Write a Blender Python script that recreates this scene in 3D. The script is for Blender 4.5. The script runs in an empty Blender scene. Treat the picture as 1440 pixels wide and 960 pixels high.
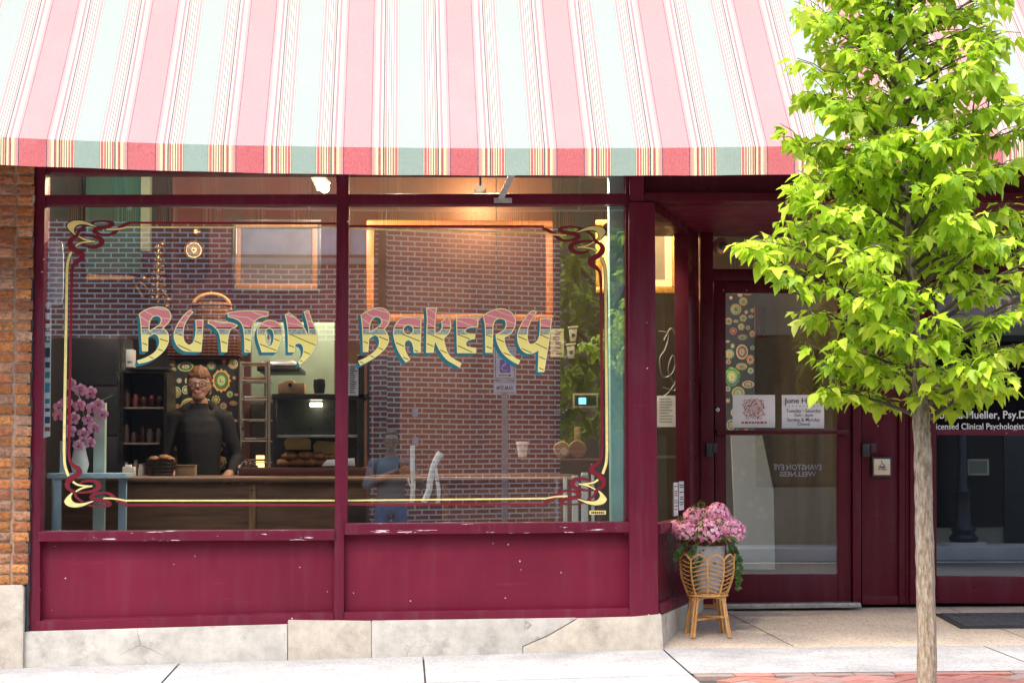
# Bakery shopfront under a striped awning
LAMP = 0.52
SKY, SUN, SUNANG, EXPO = .15, .85, 15, 2.0
import bpy, bmesh, math, random
from mathutils import Vector, Matrix, geometry
S = bpy.context.scene
COL = S.collection
R = math.radians
rnd = random.Random(11)

# ------------------------------------------------------------------ camera
F = 2700.0
CAM = Vector((0, -10.8, 1.064))
yaw, pitch, roll = math.atan(153 / F), math.atan(165 / F) * 0.999, 0.003
fwd = Vector((math.sin(yaw) * math.cos(pitch), math.cos(yaw) * math.cos(pitch), math.sin(pitch)))
_r0 = fwd.cross(Vector((0, 0, 1))).normalized()
_u0 = _r0.cross(fwd)
RIGHT = _r0 * math.cos(roll) - _u0 * math.sin(roll)
UP = _u0 * math.cos(roll) + _r0 * math.sin(roll)
cd = bpy.data.cameras.new('camera')
cam = bpy.data.objects.new('camera', cd)
COL.objects.link(cam)
mw = Matrix((RIGHT, UP, -fwd)).transposed().to_4x4()
mw.translation = CAM
cam.matrix_world = mw
cd.sensor_fit = 'HORIZONTAL'
cd.sensor_width = 36
cd.lens = F / 1440 * 36
cd.clip_start = 0.05
cd.clip_end = 500
S.camera = cam


def P(px, py, Y):
    """point of the photograph (1440 x 960) on the upright plane at depth Y"""
    d = fwd * F + RIGHT * (px - 720) - UP * (py - 480)
    return CAM + d * ((Y - CAM.y) / d.y)


def srgb(r, g, b):
    f = lambda c: (c / 12.92 if c <= .04045 else ((c + .055) / 1.055) ** 2.4)
    return (f(r / 255), f(g / 255), f(b / 255), 1)


# ------------------------------------------------------------------ materials
class NT:
    def __init__(s, name):
        s.m = bpy.data.materials.new(name)
        s.m.use_nodes = True
        s.t = s.m.node_tree
        s.t.nodes.clear()
        s.out = s.n('ShaderNodeOutputMaterial')

    def n(s, typ, **kw):
        nd = s.t.nodes.new(typ)
        for k, v in kw.items():
            if k.startswith('_'):
                setattr(nd, k[1:], v)
            else:
                s.set(nd, k, v)
        return nd

    def set(s, nd, k, v):
        key = int(k[1:]) if k[0] == 'i' and k[1:].isdigit() else k.replace('__', ' ')
        inp = nd.inputs[key]
        if isinstance(v, bpy.types.NodeSocket):
            s.t.links.new(v, inp)
        else:
            inp.default_value = v

    def math(s, op, a, b=0.0, c=0.0, clamp=False):
        nd = s.n('ShaderNodeMath', _operation=op, _use_clamp=clamp, i0=a, i1=b)
        s.set(nd, 'i2', c)
        return nd.outputs[0]

    def mix(s, f, a, b, typ='MIX'):
        nd = s.n('ShaderNodeMix', _data_type='RGBA', _blend_type=typ)
        s.set(nd, 'i0', f); s.set(nd, 'i6', a); s.set(nd, 'i7', b)
        return nd.outputs[2]

    def coord(s, kind='Object'):
        return s.n('ShaderNodeTexCoord').outputs[kind]

    def noise(s, scale, detail=4, rough=.55, vec=None):
        nd = s.n('ShaderNodeTexNoise', Scale=scale, Detail=detail, Roughness=rough)
        s.set(nd, 'Vector', vec if vec is not None else s.coord())
        return nd.outputs[0]

    def ramp(s, fac, stops, interp='LINEAR'):
        nd = s.n('ShaderNodeValToRGB', Fac=fac)
        e = nd.color_ramp
        e.interpolation = interp
        while len(e.elements) < len(stops):
            e.elements.new(.5)
        for el, (p, c) in zip(e.elements, stops):
            el.position = p
            el.color = c if len(c) == 4 else (*c, 1)
        return nd.outputs[0]

    def mapr(s, v, a, b, c=0., d=1.):
        nd = s.n('ShaderNodeMapRange', Value=v)
        s.set(nd, 'i1', a); s.set(nd, 'i2', b); s.set(nd, 'i3', c); s.set(nd, 'i4', d)
        return nd.outputs[0]

    def bump(s, h, strength=.3, dist=.01):
        return s.n('ShaderNodeBump', Strength=strength, Distance=dist, Height=h).outputs[0]

    def pbr(s, col, rough=.5, metal=0., spec=.5, normal=None, **kw):
        b = s.n('ShaderNodeBsdfPrincipled')
        s.set(b, 'Base Color', col); s.set(b, 'Roughness', rough)
        s.set(b, 'Metallic', metal); s.set(b, 'Specular IOR Level', spec)
        if normal is not None:
            s.set(b, 'Normal', normal)
        for k, v in kw.items():
            s.set(b, k.replace('_', ' '), v)
        return b.outputs[0]

    def done(s, sh):
        s.t.links.new(sh, s.out.inputs[0])
        return s.m


def mk(name, col, rough=.5, metal=0., var=.15, vs=6, bump=0., bs=60, spec=.5, **kw):
    t = NT(name)
    c = Vector(col[:3])
    dark = (*(c * (1 - var)), 1); lite = (*(c * (1 + var)), 1)
    n1 = t.noise(vs, 5)
    colr = t.mix(t.mapr(n1, .3, .7), dark, lite)
    nrm = t.bump(t.noise(bs, 3), bump, .004) if bump else None
    rg = t.mapr(t.noise(vs * 2.3, 3), .3, .7, max(0, rough - .06), min(1, rough + .06))
    return t.done(t.pbr(colr, rg, metal, spec, nrm, **kw))


def paint_mat(name, col, chips=.5, rough=.38, chipcol=(.62, .55, .55, 1), dirt=.35, peel=0.):
    """gloss paint with streaks, dust and small chips through to the primer"""
    t = NT(name)
    c = Vector(col)
    co = t.coord()
    big = t.noise(1.7, 5, .6)
    mp = t.n('ShaderNodeMapping', Vector=co)
    mp.inputs['Scale'].default_value = (9, 9, .8)
    streak = t.noise(2.2, 5, .65, mp.outputs[0])
    base = t.mix(t.mapr(big, .3, .7), (*(c * .86), 1), (*(c * 1.16), 1))
    base = t.mix(t.math('MULTIPLY', t.mapr(streak, .5, .78), dirt), base, (*(c * .5 + Vector((.09, .075, .08))), 1))
    mp2 = t.n('ShaderNodeMapping', Vector=co)
    mp2.inputs['Scale'].default_value = (.5, .5, 7)
    scuff = t.noise(5, 6, .7, mp2.outputs[0])
    base = t.mix(t.math('MULTIPLY', t.mapr(scuff, .62, .8), .25), base, (*(c * .6 + Vector((.16, .12, .13))), 1))
    vo = t.n('ShaderNodeTexVoronoi', Vector=co, Scale=13.0)
    vo.inputs['Randomness'].default_value = 1
    vd = t.math('ADD', vo.outputs['Distance'], t.math('MULTIPLY', t.math('SUBTRACT', t.noise(160, 2), .5), .09))
    cell = t.n('ShaderNodeSeparateColor', Color=vo.outputs['Color'])
    lim = t.math('MULTIPLY', t.math('GREATER_THAN', cell.outputs[0], 1 - .5 * chips), t.math('MULTIPLY_ADD', cell.outputs[1], .055, .02))
    chip = t.math('LESS_THAN', vd, lim)
    if peel:
        mp3 = t.n('ShaderNodeMapping', Vector=co)
        mp3.inputs['Scale'].default_value = (3.2, 9, 34)
        pl_ = t.noise(1.6, 6, .62, mp3.outputs[0])
        chip = t.math('MAXIMUM', chip, t.math('GREATER_THAN', pl_, 1 - peel))
    colr = t.mix(chip, base, chipcol)
    rg = t.mapr(t.noise(8, 4), .3, .7, rough - .08, rough + .14)
    h = t.math('SUBTRACT', t.math('MULTIPLY', t.noise(26, 4), .25), chip)
    return t.done(t.pbr(colr, rg, 0, .22, t.bump(h, .22, .0025)))


def glass_mat(name, extra=.06, tint=(.95, .98, .965, 1), fk=1.):
    t = NT(name)
    fr = t.n('ShaderNodeFresnel', IOR=1.5).outputs[0]
    fac = t.math('MULTIPLY_ADD', fr, fk, extra, clamp=True)
    co = t.coord()
    mp = t.n('ShaderNodeMapping', Vector=co)
    mp.inputs['Scale'].default_value = (1, 1, 1)
    nrm = t.bump(t.noise(1.1, 1, .4, mp.outputs[0]), .02, .02)
    fac = t.math('MULTIPLY', fac, t.math('SUBTRACT', 1.0, t.n('ShaderNodeNewGeometry').outputs['Backfacing']))   # one reflection per pane
    tr = t.n('ShaderNodeBsdfTransparent', Color=tint).outputs[0]
    gl = t.n('ShaderNodeBsdfGlossy', Roughness=0.0, Normal=nrm).outputs[0]
    return t.done(t.n('ShaderNodeMixShader', Fac=fac, i1=tr, i2=gl).outputs[0])


def emit_mat(name, col, strength):
    t = NT(name)
    e = t.n('ShaderNodeEmission', Color=col, Strength=strength)
    return t.done(e.outputs[0])


# ------------------------------------------------------------------ meshes
class MB:
    def __init__(s):
        s.v = []; s.f = []; s.m = []

    def add(s, vs, fs, mat=0):
        o = len(s.v)
        s.v += [tuple(p) for p in vs]
        for f in fs:
            s.f.append(tuple(i + o for i in f)); s.m.append(mat)

    def box(s, x0, x1, y0, y1, z0, z1, mat=0):
        vs = [(x, y, z) for z in (z0, z1) for y in (y0, y1) for x in (x0, x1)]
        s.add(vs, [(0, 2, 3, 1), (4, 5, 7, 6), (0, 1, 5, 4), (2, 6, 7, 3), (0, 4, 6, 2), (1, 3, 7, 5)], mat)

    def prism(s, pts, y0, y1, mat=0):
        n = len(pts)
        a = [(x, y0, z) for x, z in pts]; b = [(x, y1, z) for x, z in pts]
        s.add(a + b, [tuple(range(n)), tuple(range(2 * n - 1, n - 1, -1))] +
              [(i, i + n, (i + 1) % n + n, (i + 1) % n) for i in range(n)], mat)

    def prismpx(s, pp, y0, y1, mat=0):
        pts = [P(x, y, y0) for x, y in pp]
        s.prism([(p.x, p.z) for p in pts], y0, y1, mat)

    def rectpx(s, x0, ya, x1, yb, Y, d, mat=0):
        a = P(x0, (ya + yb) / 2, Y); b = P(x1, (ya + yb) / 2, Y)
        c = P((x0 + x1) / 2, ya, Y); e = P((x0 + x1) / 2, yb, Y)
        s.box(a.x, b.x, Y, Y + d, e.z, c.z, mat)

    def tube(s, pts, r, seg=8, mat=0, closed=False, cap=True):
        pts = [Vector(p) for p in pts]; n = len(pts)
        rs = r if isinstance(r, (list, tuple)) else [r] * n
        o = len(s.v)
        t0 = (pts[1] - pts[0]).normalized()
        ref = Vector((0, 0, 1)) if abs(t0.z) < .9 else Vector((1, 0, 0))
        nx = t0.cross(ref).normalized()
        for i in range(n):
            if closed:
                t = (pts[(i + 1) % n] - pts[i - 1]).normalized()
            else:
                t = (pts[min(i + 1, n - 1)] - pts[max(i - 1, 0)])
                t = t.normalized() if t.length > 1e-9 else t0
            nx = (nx - t * nx.dot(t))
            nx = nx.normalized() if nx.length > 1e-6 else t.orthogonal().normalized()
            ny = t.cross(nx)
            for k in range(seg):
                a = 2 * math.pi * k / seg
                s.v.append(tuple(pts[i] + (nx * math.cos(a) + ny * math.sin(a)) * rs[i]))
        for i in range(n if closed else n - 1):
            j = (i + 1) % n
            for k in range(seg):
                k2 = (k + 1) % seg
                s.f.append((o + i * seg + k, o + i * seg + k2, o + j * seg + k2, o + j * seg + k)); s.m.append(mat)
        if cap and not closed:
            s.f.append(tuple(o + k for k in range(seg - 1, -1, -1))); s.m.append(mat)
            s.f.append(tuple(o + (n - 1) * seg + k for k in range(seg))); s.m.append(mat)

    def lathe(s, prof, c, seg=24, mat=0, axis='Z'):
        o = len(s.v); n = len(prof)
        for r, z in prof:
            for k in range(seg):
                a = 2 * math.pi * k / seg
                x, y = r * math.cos(a), r * math.sin(a)
                s.v.append((c[0] + x, c[1] + y, c[2] + z) if axis == 'Z' else (c[0] + x, c[1] + z, c[2] + y))
        for i in range(n - 1):
            for k in range(seg):
                k2 = (k + 1) % seg
                s.f.append((o + i * seg + k, o + i * seg + k2, o + (i + 1) * seg + k2, o + (i + 1) * seg + k)); s.m.append(mat)
        for i, rev in ((0, True), (n - 1, False)):
            if prof[i][0] > 1e-6:
                ids = [o + i * seg + k for k in range(seg)]
                s.f.append(tuple(ids[::-1] if rev else ids)); s.m.append(mat)

    def ball(s, c, rx, ry=None, rz=None, mat=0, u=12, v=8, fn=None):
        ry = ry or rx; rz = rz or rx
        o = len(s.v)
        for j in range(v + 1):
            th = math.pi * j / v
            for i in range(u):
                ph = 2 * math.pi * i / u
                p = Vector((math.sin(th) * math.cos(ph), math.sin(th) * math.sin(ph), math.cos(th)))
                k = fn(p) if fn else 1
                s.v.append((c[0] + p.x * rx * k, c[1] + p.y * ry * k, c[2] + p.z * rz * k))
        for j in range(v):
            for i in range(u):
                i2 = (i + 1) % u
                s.f.append((o + j * u + i, o + (j + 1) * u + i, o + (j + 1) * u + i2, o + j * u + i2)); s.m.append(mat)

    def flat(s, loops, Y, mat=0):
        """filled sheet in the plane Y from (x, z) loops, the first the outline, the rest holes"""
        tris = geometry.tessellate_polygon([[Vector((x, z, 0)) for x, z in l] for l in loops])
        vs = [(x, Y, z) for l in loops for x, z in l]
        s.add(vs, tris, mat)

    def ribbon(s, pts, w, Y, mat=0, closed=True):
        n = len(pts)
        pts = [Vector(p) for p in pts]
        ws = w if isinstance(w, (list, tuple)) else [w] * n
        vs = []
        for i in range(n):
            a = pts[i - 1] if (closed or i > 0) else pts[i]
            b = pts[(i + 1) % n] if (closed or i < n - 1) else pts[i]
            d1 = (pts[i] - a); d2 = (b - pts[i])
            d1 = d1.normalized() if d1.length > 1e-9 else d2.normalized()
            d2 = d2.normalized() if d2.length > 1e-9 else d1
            t = d1 + d2
            t = t.normalized() if t.length > 1e-6 else d1
            nn = Vector((-t.y, t.x))
            k = 1 / max(.55, abs(nn.dot(Vector((-d1.y, d1.x)))))
            vs.append((pts[i].x + nn.x * ws[i] * k, Y, pts[i].y + nn.y * ws[i] * k))
            vs.append((pts[i].x - nn.x * ws[i] * k, Y, pts[i].y - nn.y * ws[i] * k))
        fs = [(2 * i, 2 * i + 1, (2 * i + 3) % (2 * n), (2 * i + 2) % (2 * n)) for i in range(n if closed else n - 1)]
        s.add(vs, fs, mat)

    def build(s, name, mats, parent=None, bevel=0., smooth=0, keep=False, recalc=True):
        me = bpy.data.meshes.new(name)
        off = Vector((0, 0, 0))
        if parent is None and not keep:
            xs = [p[0] for p in s.v]; ys = [p[1] for p in s.v]; zs = [p[2] for p in s.v]
            off = Vector(((min(xs) + max(xs)) / 2, (min(ys) + max(ys)) / 2, min(zs)))
        me.from_pydata([tuple(Vector(p) - off) for p in s.v], [], s.f)
        mats = mats if isinstance(mats, (list, tuple)) else [mats]
        for m in mats:
            me.materials.append(m)
        if len(mats) > 1:
            me.polygons.foreach_set('material_index', s.m)
        if recalc or bevel:
            bm = bmesh.new(); bm.from_mesh(me)
            bmesh.ops.recalc_face_normals(bm, faces=bm.faces)
            if bevel:
                es = [e for e in bm.edges if len(e.link_faces) == 2 and e.calc_face_angle(0) > R(35)]
                bmesh.ops.bevel(bm, geom=es, offset=bevel, segments=2, affect='EDGES', clamp_overlap=True, profile=.6)
            bm.to_mesh(me); bm.free()
        if smooth or bevel:
            me.polygons.foreach_set('use_smooth', [True] * len(me.polygons))
            me.set_sharp_from_angle(angle=R(smooth or 40))
        me.update()
        o = bpy.data.objects.new(name, me)
        COL.objects.link(o)
        if parent is not None:
            o.parent = parent
            q = parent; tot = Vector((0, 0, 0))
            while q is not None:
                tot += q.location; q = q.parent
            o.location = -tot
        else:
            o.location = off
        return o


def tag(o, label, cat, group=None):
    o['label'] = label; o['category'] = cat
    if group:
        o['group'] = group
    return o


def thing(name, label, cat, loc=(0, 0, 0), group=None):
    o = bpy.data.objects.new(name, None)
    o.empty_display_size = .1
    COL.objects.link(o)
    o.location = loc
    return tag(o, label, cat, group)


def struct(o, kind='structure'):
    o['kind'] = kind
    return o


def copy_tree(o, off, parent=None):
    c = o.copy(); COL.objects.link(c)
    if parent is None:
        c.location = o.location + Vector(off)
    else:
        c.parent = parent
    for ch in list(o.children):
        copy_tree(ch, off, c)
    return c


def text_obj(name, body, height, at, mat, parent, weight=0., width=None, align='CENTER', flip=False, depth=.0006, shear=0., rz=None):
    """lettering standing upright at point `at` (centre of the line's foot)"""
    cu = bpy.data.curves.new(name, 'FONT')
    cu.body = body; cu.align_x = align; cu.extrude = depth; cu.offset = weight
    cu.size = 1; cu.resolution_u = 3; cu.shear = shear
    tmp = bpy.data.objects.new(name, cu)
    COL.objects.link(tmp)
    dg = bpy.context.evaluated_depsgraph_get(); dg.update()
    me = bpy.data.meshes.new_from_object(tmp.evaluated_get(dg))
    bpy.data.objects.remove(tmp)
    xs = [v.co.x for v in me.vertices]; ys = [v.co.y for v in me.vertices]
    h = .71; w = max(xs) - min(xs)
    sy = height / h
    sx = (width / w) if width else sy
    sgn = -1 if flip else 1
    a = rz or 0.
    for v in me.vertices:
        x, y, z = v.co
        lx, ly = sgn * x * sx, sgn * (-z)
        v.co = (at[0] + lx * math.cos(a) - ly * math.sin(a), at[1] + lx * math.sin(a) + ly * math.cos(a), at[2] + y * sy)
    me.materials.clear(); me.materials.append(mat)
    o = bpy.data.objects.new(name, me); COL.objects.link(o)
    o.parent = parent
    q = parent; tot = Vector((0, 0, 0))
    while q is not None:
        tot += q.location; q = q.parent
    o.location = -tot
    return o


def chaikin(pts, it=2, corner=48):
    for _ in range(it):
        out = []; n = len(pts)
        for i in range(n):
            a = Vector(pts[i - 1]); b = Vector(pts[i]); c = Vector(pts[(i + 1) % n])
            d1 = b - a; d2 = c - b
            if d1.length < 1e-9 or d2.length < 1e-9:
                out.append(tuple(b)); continue
            if math.degrees(d1.angle(d2)) > corner:
                out.append(tuple(b))
            else:
                out.append(tuple(b - d1 * .25)); out.append(tuple(b + d2 * .25))
        pts = out
    return pts


def catmull(pts, sub=6):
    """open spline through points (any dimension)"""
    n = len(pts); out = []
    g = lambda i: pts[max(0, min(n - 1, i))]
    for i in range(n - 1):
        p0, p1, p2, p3 = g(i - 1), g(i), g(i + 1), g(i + 2)
        for k in range(sub):
            t = k / sub
            out.append(tuple(.5 * ((2 * b) + (c - a) * t + (2 * a - 5 * b + 4 * c - d) * t * t + (3 * b - a - 3 * c + d) * t ** 3)
                             for a, b, c, d in zip(p0, p1, p2, p3)))
    out.append(tuple(pts[-1]))
    return out
# ------------------------------------------------------------------ shared materials
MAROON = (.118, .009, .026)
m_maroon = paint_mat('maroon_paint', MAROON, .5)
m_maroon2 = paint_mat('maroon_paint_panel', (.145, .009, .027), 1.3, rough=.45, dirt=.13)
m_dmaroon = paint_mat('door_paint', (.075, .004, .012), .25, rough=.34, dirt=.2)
m_glass = glass_mat('window_glass', .30)
m_dglass = glass_mat('door_glass', .30)
m_tglass = glass_mat('transom_glass', .08)
m_sglass = glass_mat('side_glass', .03, fk=.15)
m_sillp = paint_mat('weathered_sill_paint', MAROON, 1.1, peel=.36, chipcol=(.72, .66, .68, 1))
m_black = mk('black_metal', (.012, .012, .013), .42)
m_steel = mk('steel', (.5, .5, .5), .3, 1.)
m_galv = mk('galvanised', (.62, .63, .64), .42, .8, var=.2, vs=20)
m_wood = None


def wood(name, col, rough=.5, grain=1.0, axis=0):
    t = NT(name)
    mp = t.n('ShaderNodeMapping', Vector=t.coord())
    sc = [14, 14, 14]; sc[axis] = 1.2
    mp.inputs['Scale'].default_value = sc
    n1 = t.noise(2.2, 7, .62, mp.outputs[0])
    c = Vector(col)
    colr = t.ramp(n1, [(.28, (*(c * .45), 1)), (.5, (*c, 1)), (.72, (*(c * 1.45), 1))])
    colr = t.mix(t.mapr(t.noise(2.5, 3), .35, .7, 0, .5), colr, (*(c * .55), 1))
    return t.done(t.pbr(colr, t.mapr(n1, .3, .7, rough + .1, rough - .1), 0, .4, t.bump(n1, .2, .003)))


def concrete(name, col, stain=.4, vs=3., crack=True, speck=.0, rough=.85, bump=.35):
    t = NT(name)
    co = t.coord()
    c = Vector(col)
    a = t.noise(vs, 8, .65)
    base = t.mix(t.mapr(a, .32, .68), (*(c * .78), 1), (*(c * 1.14), 1))
    fine = t.noise(120, 3)
    base = t.mix(t.math('MULTIPLY', t.mapr(fine, .55, .75), .25), base, (*(c * .5), 1))
    dn = t.noise(vs * .6, 6, .7)
    base = t.mix(t.math('MULTIPLY', t.mapr(dn, .55, .75), stain), base, (*(c * .42), 1))
    if speck:
        vo = t.n('ShaderNodeTexVoronoi', Vector=co, Scale=95.0)
        base = t.mix(speck, base, t.mix(.5, base, vo.outputs['Color']), 'MIX')
        sp = t.n('ShaderNodeSeparateColor', Color=vo.outputs['Color']).outputs[1]
        base = t.mix(t.math('MULTIPLY', t.mapr(sp, .0, .35, 1, 0), .45), base, (*(c * .35), 1))
    if crack:
        wn = t.n('ShaderNodeTexNoise', Scale=4.0, Detail=4.0)
        t.set(wn, 'Vector', co)
        wv = t.mix(.12, co, wn.outputs['Color'], 'ADD')
        vo2 = t.n('ShaderNodeTexVoronoi', _feature='DISTANCE_TO_EDGE', Vector=wv, Scale=2.4)
        ln = t.mapr(vo2.outputs[0], 0, .006, 1, 0)
        ln = t.math('MULTIPLY', ln, t.mapr(t.noise(1.7, 3), .5, .62))
        base = t.mix(t.math('MULTIPLY', ln, .7), base, (.05, .047, .045, 1))
    h = t.math('ADD', t.math('MULTIPLY', a, .6), t.math('MULTIPLY', fine, .25))
    return t.done(t.pbr(base, rough, 0, .25, t.bump(h, bump, .006)))


m_walk = concrete('pavement_concrete', (.34, .34, .345), .5, 2.6, crack=False, speck=.12, bump=.25)
m_plinth = concrete('plinth_concrete', (.45, .43, .385), .7, 11, bump=.8)
m_plinth2 = concrete('plinth_stone', (.45, .405, .335), .7, 13, crack=False, bump=.8)
m_aggr = concrete('exposed_aggregate', (.50, .40, .31), .25, 2., crack=False, speck=.3, bump=.5)
m_road = concrete('asphalt', (.055, .055, .058), .3, 2., speck=.15, bump=.4)
m_farwalk = concrete('far_pavement', (.42, .41, .39), .3, 1.2, bump=.2)

# ------------------------------------------------------------------ ground
def walk_z(x, y):
    return -.0198 * max(0., 1.43 - x) + .02 * min(0, y)

CURB = -3.6
g = MB()                                     # near pavement slabs with open joints
xs = [-9.2, -7.9, -6.55, -5.22, -3.9, -2.56, -1.23, .11, 1.45]
def slab(mb, x0, x1, y0, y1, j=.005, up=0.):
    x0 += j; x1 -= j; y0 += j; y1 -= j
    n = 8
    for k in range(n):
        a = x0 + (x1 - x0) * k / n; b = x0 + (x1 - x0) * (k + 1) / n
        mb.add([(a, y0, walk_z(a, y0) + up), (b, y0, walk_z(b, y0) + up), (b, y1, walk_z(b, y1) + up), (a, y1, walk_z(a, y1) + up)], [(0, 1, 2, 3)])
for a, b in zip(xs[:-1], xs[1:]):
    for y0, y1 in ((-1.12, -.0), (-2.3, -1.12), (CURB, -2.3)):
        slab(g, a, b, y0, y1)
for a, b in ((1.45, 3.28), (3.28, 4.6), (4.6, 5.9), (5.9, 9)):
    slab(g, a, b, -1.075, -.0)
struct(g.build('pavement', m_walk, keep=True))
g = MB()
for k in range(40):
    a = -12 + k * .6; b = a + .6
    g.add([(a, CURB, walk_z(a, CURB) - .014), (b, CURB, walk_z(b, CURB) - .014), (b, .3, walk_z(b, 0) - .014), (a, .3, walk_z(a, 0) - .014)], [(0, 1, 2, 3)])
struct(g.build('pavement_bed', mk('joint_dirt', (.05, .045, .04), .9), keep=True))

# brick pavers: a row of soldiers, then herringbone, as one laid surface
m_pav = None
t = NT('paver_clay')
at = t.n('ShaderNodeAttribute', _attribute_name='tint').outputs[0]
pn = t.noise(30, 5)
pc = t.mix(t.mapr(pn, .3, .7, 0, .5), at, (.17, .085, .07, 1))
m_pav = t.done(t.pbr(pc, .8, 0, .3, t.bump(pn, .4, .004)))
g = MB(); tints = []
def paver(cx, cy, lx, ly, ang, h=.004):
    ca, sa = math.cos(ang), math.sin(ang)
    i = .0035
    q = [(-lx / 2 + i, -ly / 2 + i), (lx / 2 - i, -ly / 2 + i), (lx / 2 - i, ly / 2 - i), (-lx / 2 + i, ly / 2 - i)]
    top = []; bot = []
    dz = rnd.uniform(-.0015, .0015)
    for x, y in q:
        X = cx + x * ca - y * sa; Y = cy + x * sa + y * ca
        X = max(X, 1.456)
        Y = max(min(Y, -1.188 if ang else -1.08), CURB + .17)
        top.append((X, Y, walk_z(X, Y) + dz)); bot.append((X, Y, walk_z(X, Y) - .03))
    g.add(top + bot, [(0, 1, 2, 3), (0, 4, 5, 1), (1, 5, 6, 2), (2, 6, 7, 3), (3, 7, 4, 0)])
    c = rnd.choice([(.40, .17, .14), (.36, .15, .13), (.33, .14, .11), (.42, .2, .17), (.28, .22, .2), (.38, .16, .12)])
    tints.extend([(*c, 1)] * 8)
x = 1.46
while x < 9:
    paver(x + .1, -1.135, .203, .1, 0); x += .203
for i in range(-90, 90):
    for j in range(-90, 90):
        k = (i - j) % 4
        if k == 0: lx, ly, U, V = .2, .1, i * .1 + .1, j * .1 + .05
        elif k == 3: lx, ly, U, V = .1, .2, i * .1 + .05, j * .1 + .1
        else: continue
        a = R(45)
        X = 5 + U * math.cos(a) - V * math.sin(a); Y = -2.4 + U * math.sin(a) + V * math.cos(a)
        if 1.5 < X < 8 and CURB + .2 < Y < -1.22:
            paver(X, Y, lx, ly, a)
po = g.build('brick_paving', m_pav, keep=True, recalc=False)
ca_ = po.data.color_attributes.new('tint', 'FLOAT_COLOR', 'POINT')
ca_.data.foreach_set('color', [c for q in tints for c in q])
struct(po)

g = MB()
for k in range(40):                                  # kerb of the near pavement
    a = -12 + k * .6; b = a + .595
    za, zb = walk_z(a, CURB), walk_z(b, CURB)
    g.add([(a, CURB - .15, za), (b, CURB - .15, zb), (b, CURB, zb), (a, CURB, za), (a, CURB - .15, za - .3), (b, CURB - .15, zb - .3)],
          [(0, 1, 2, 3), (0, 4, 5, 1)])
struct(g.build('near_kerb', m_farwalk, keep=True))
ROADZ = -.40
g = MB()
g.add([(-120, -13.4, ROADZ), (120, -13.4, ROADZ), (120, CURB - .14, ROADZ + .01), (-120, CURB - .14, ROADZ + .01)], [(0, 1, 2, 3)])
struct(g.build('road', m_road, keep=True))
g = MB()
g.box(-60, 60, -12.9, -12.78, ROADZ, ROADZ + .005)
struct(g.build('road_edge_line', mk('road_paint', (.6, .6, .58), .7, var=.3, vs=9), keep=True))
g = MB()
g.box(-60, 60, -13.55, -13.4, -.5, -.224)
g.box(-60, 60, -40, -13.56, -.5, -.22)
struct(g.build('far_pavement', m_farwalk, keep=True, bevel=.01))
g = MB()
g.add([(-300, -300, -.55), (300, -300, -.55), (300, 300, -.55), (-300, 300, -.55)], [(0, 1, 2, 3)])
struct(g.build('ground', mk('earth', (.1, .095, .085), .95), keep=True))

# entry floor rising gently towards the doors
g = MB()
def entry_z(y):
    return max(0, min(1, y / 1.5)) * .10
SPL0 = Vector((1.436, .06)); SPL1 = Vector((1.904, 1.5))
for k in range(10):
    y0, y1 = k * .16, (k + 1) * .16
    f = lambda y: SPL0.x + (SPL1.x - SPL0.x) * max(0, (y - .06)) / 1.44
    g.add([(f(y0), y0, entry_z(y0)), (9, y0, entry_z(y0)), (9, y1, entry_z(y1)), (f(y1), y1, entry_z(y1))], [(0, 1, 2, 3)])
g.add([(1.4, 0, -.1), (9, 0, -.1), (9, 0, 0), (1.4, 0, 0)], [(0, 1, 2, 3)])
struct(g.build('entry_floor', m_aggr, keep=True))
g = MB()
for xa, xb in ((2.02, 2.2), (3.5, 3.62)):
    for k in range(6):
        y0, y1 = k * .24 + .02, k * .24 + .26
        x0 = xb + (xa - xb) * y0 / 1.5; x1 = xb + (xa - xb) * y1 / 1.5
        g.add([(x0, y0, entry_z(y0) + .002), (x0 + .007, y0, entry_z(y0) + .002), (x1 + .007, y1, entry_z(y1) + .002), (x1, y1, entry_z(y1) + .002)], [(0, 1, 2, 3)])
struct(g.build('floor_joint', mk('floor_joint_dirt', (.12, .09, .07), .9), keep=True))

# ------------------------------------------------------------------ neighbouring brick pier
def rough_brick_mat():
    t = NT('wire_cut_brick')
    at = t.n('ShaderNodeAttribute', _attribute_name='tint').outputs[0]
    n1 = t.noise(55, 5, .7); n2 = t.noise(14, 5, .6)
    c = t.mix(t.mapr(n1, .35, .58, .7, 0), at, (.16, .07, .035, 1))
    c = t.mix(t.mapr(n2, .52, .75, 0, .5), c, (.52, .27, .17, 1))
    return t.done(t.pbr(c, .9, 0, .2, t.bump(n1, .9, .02)))
m_rbrick = rough_brick_mat()
m_mortar = mk('mortar', (.38, .285, .205), .95, var=.2, vs=20, bump=.5, bs=90)
pier = thing('brick_pier', 'rugged orange brick pier on a pale stone foot at the left edge', 'pier', (-2.6, -.02, -.1))
a = P(45, 500, -.05)
PX1 = a.x
zt = 6.0; zstone = P(20, 822, -.06).z
g = MB(); tints = []
row = .0582
n = int((3.2 - zstone) / row)
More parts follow.
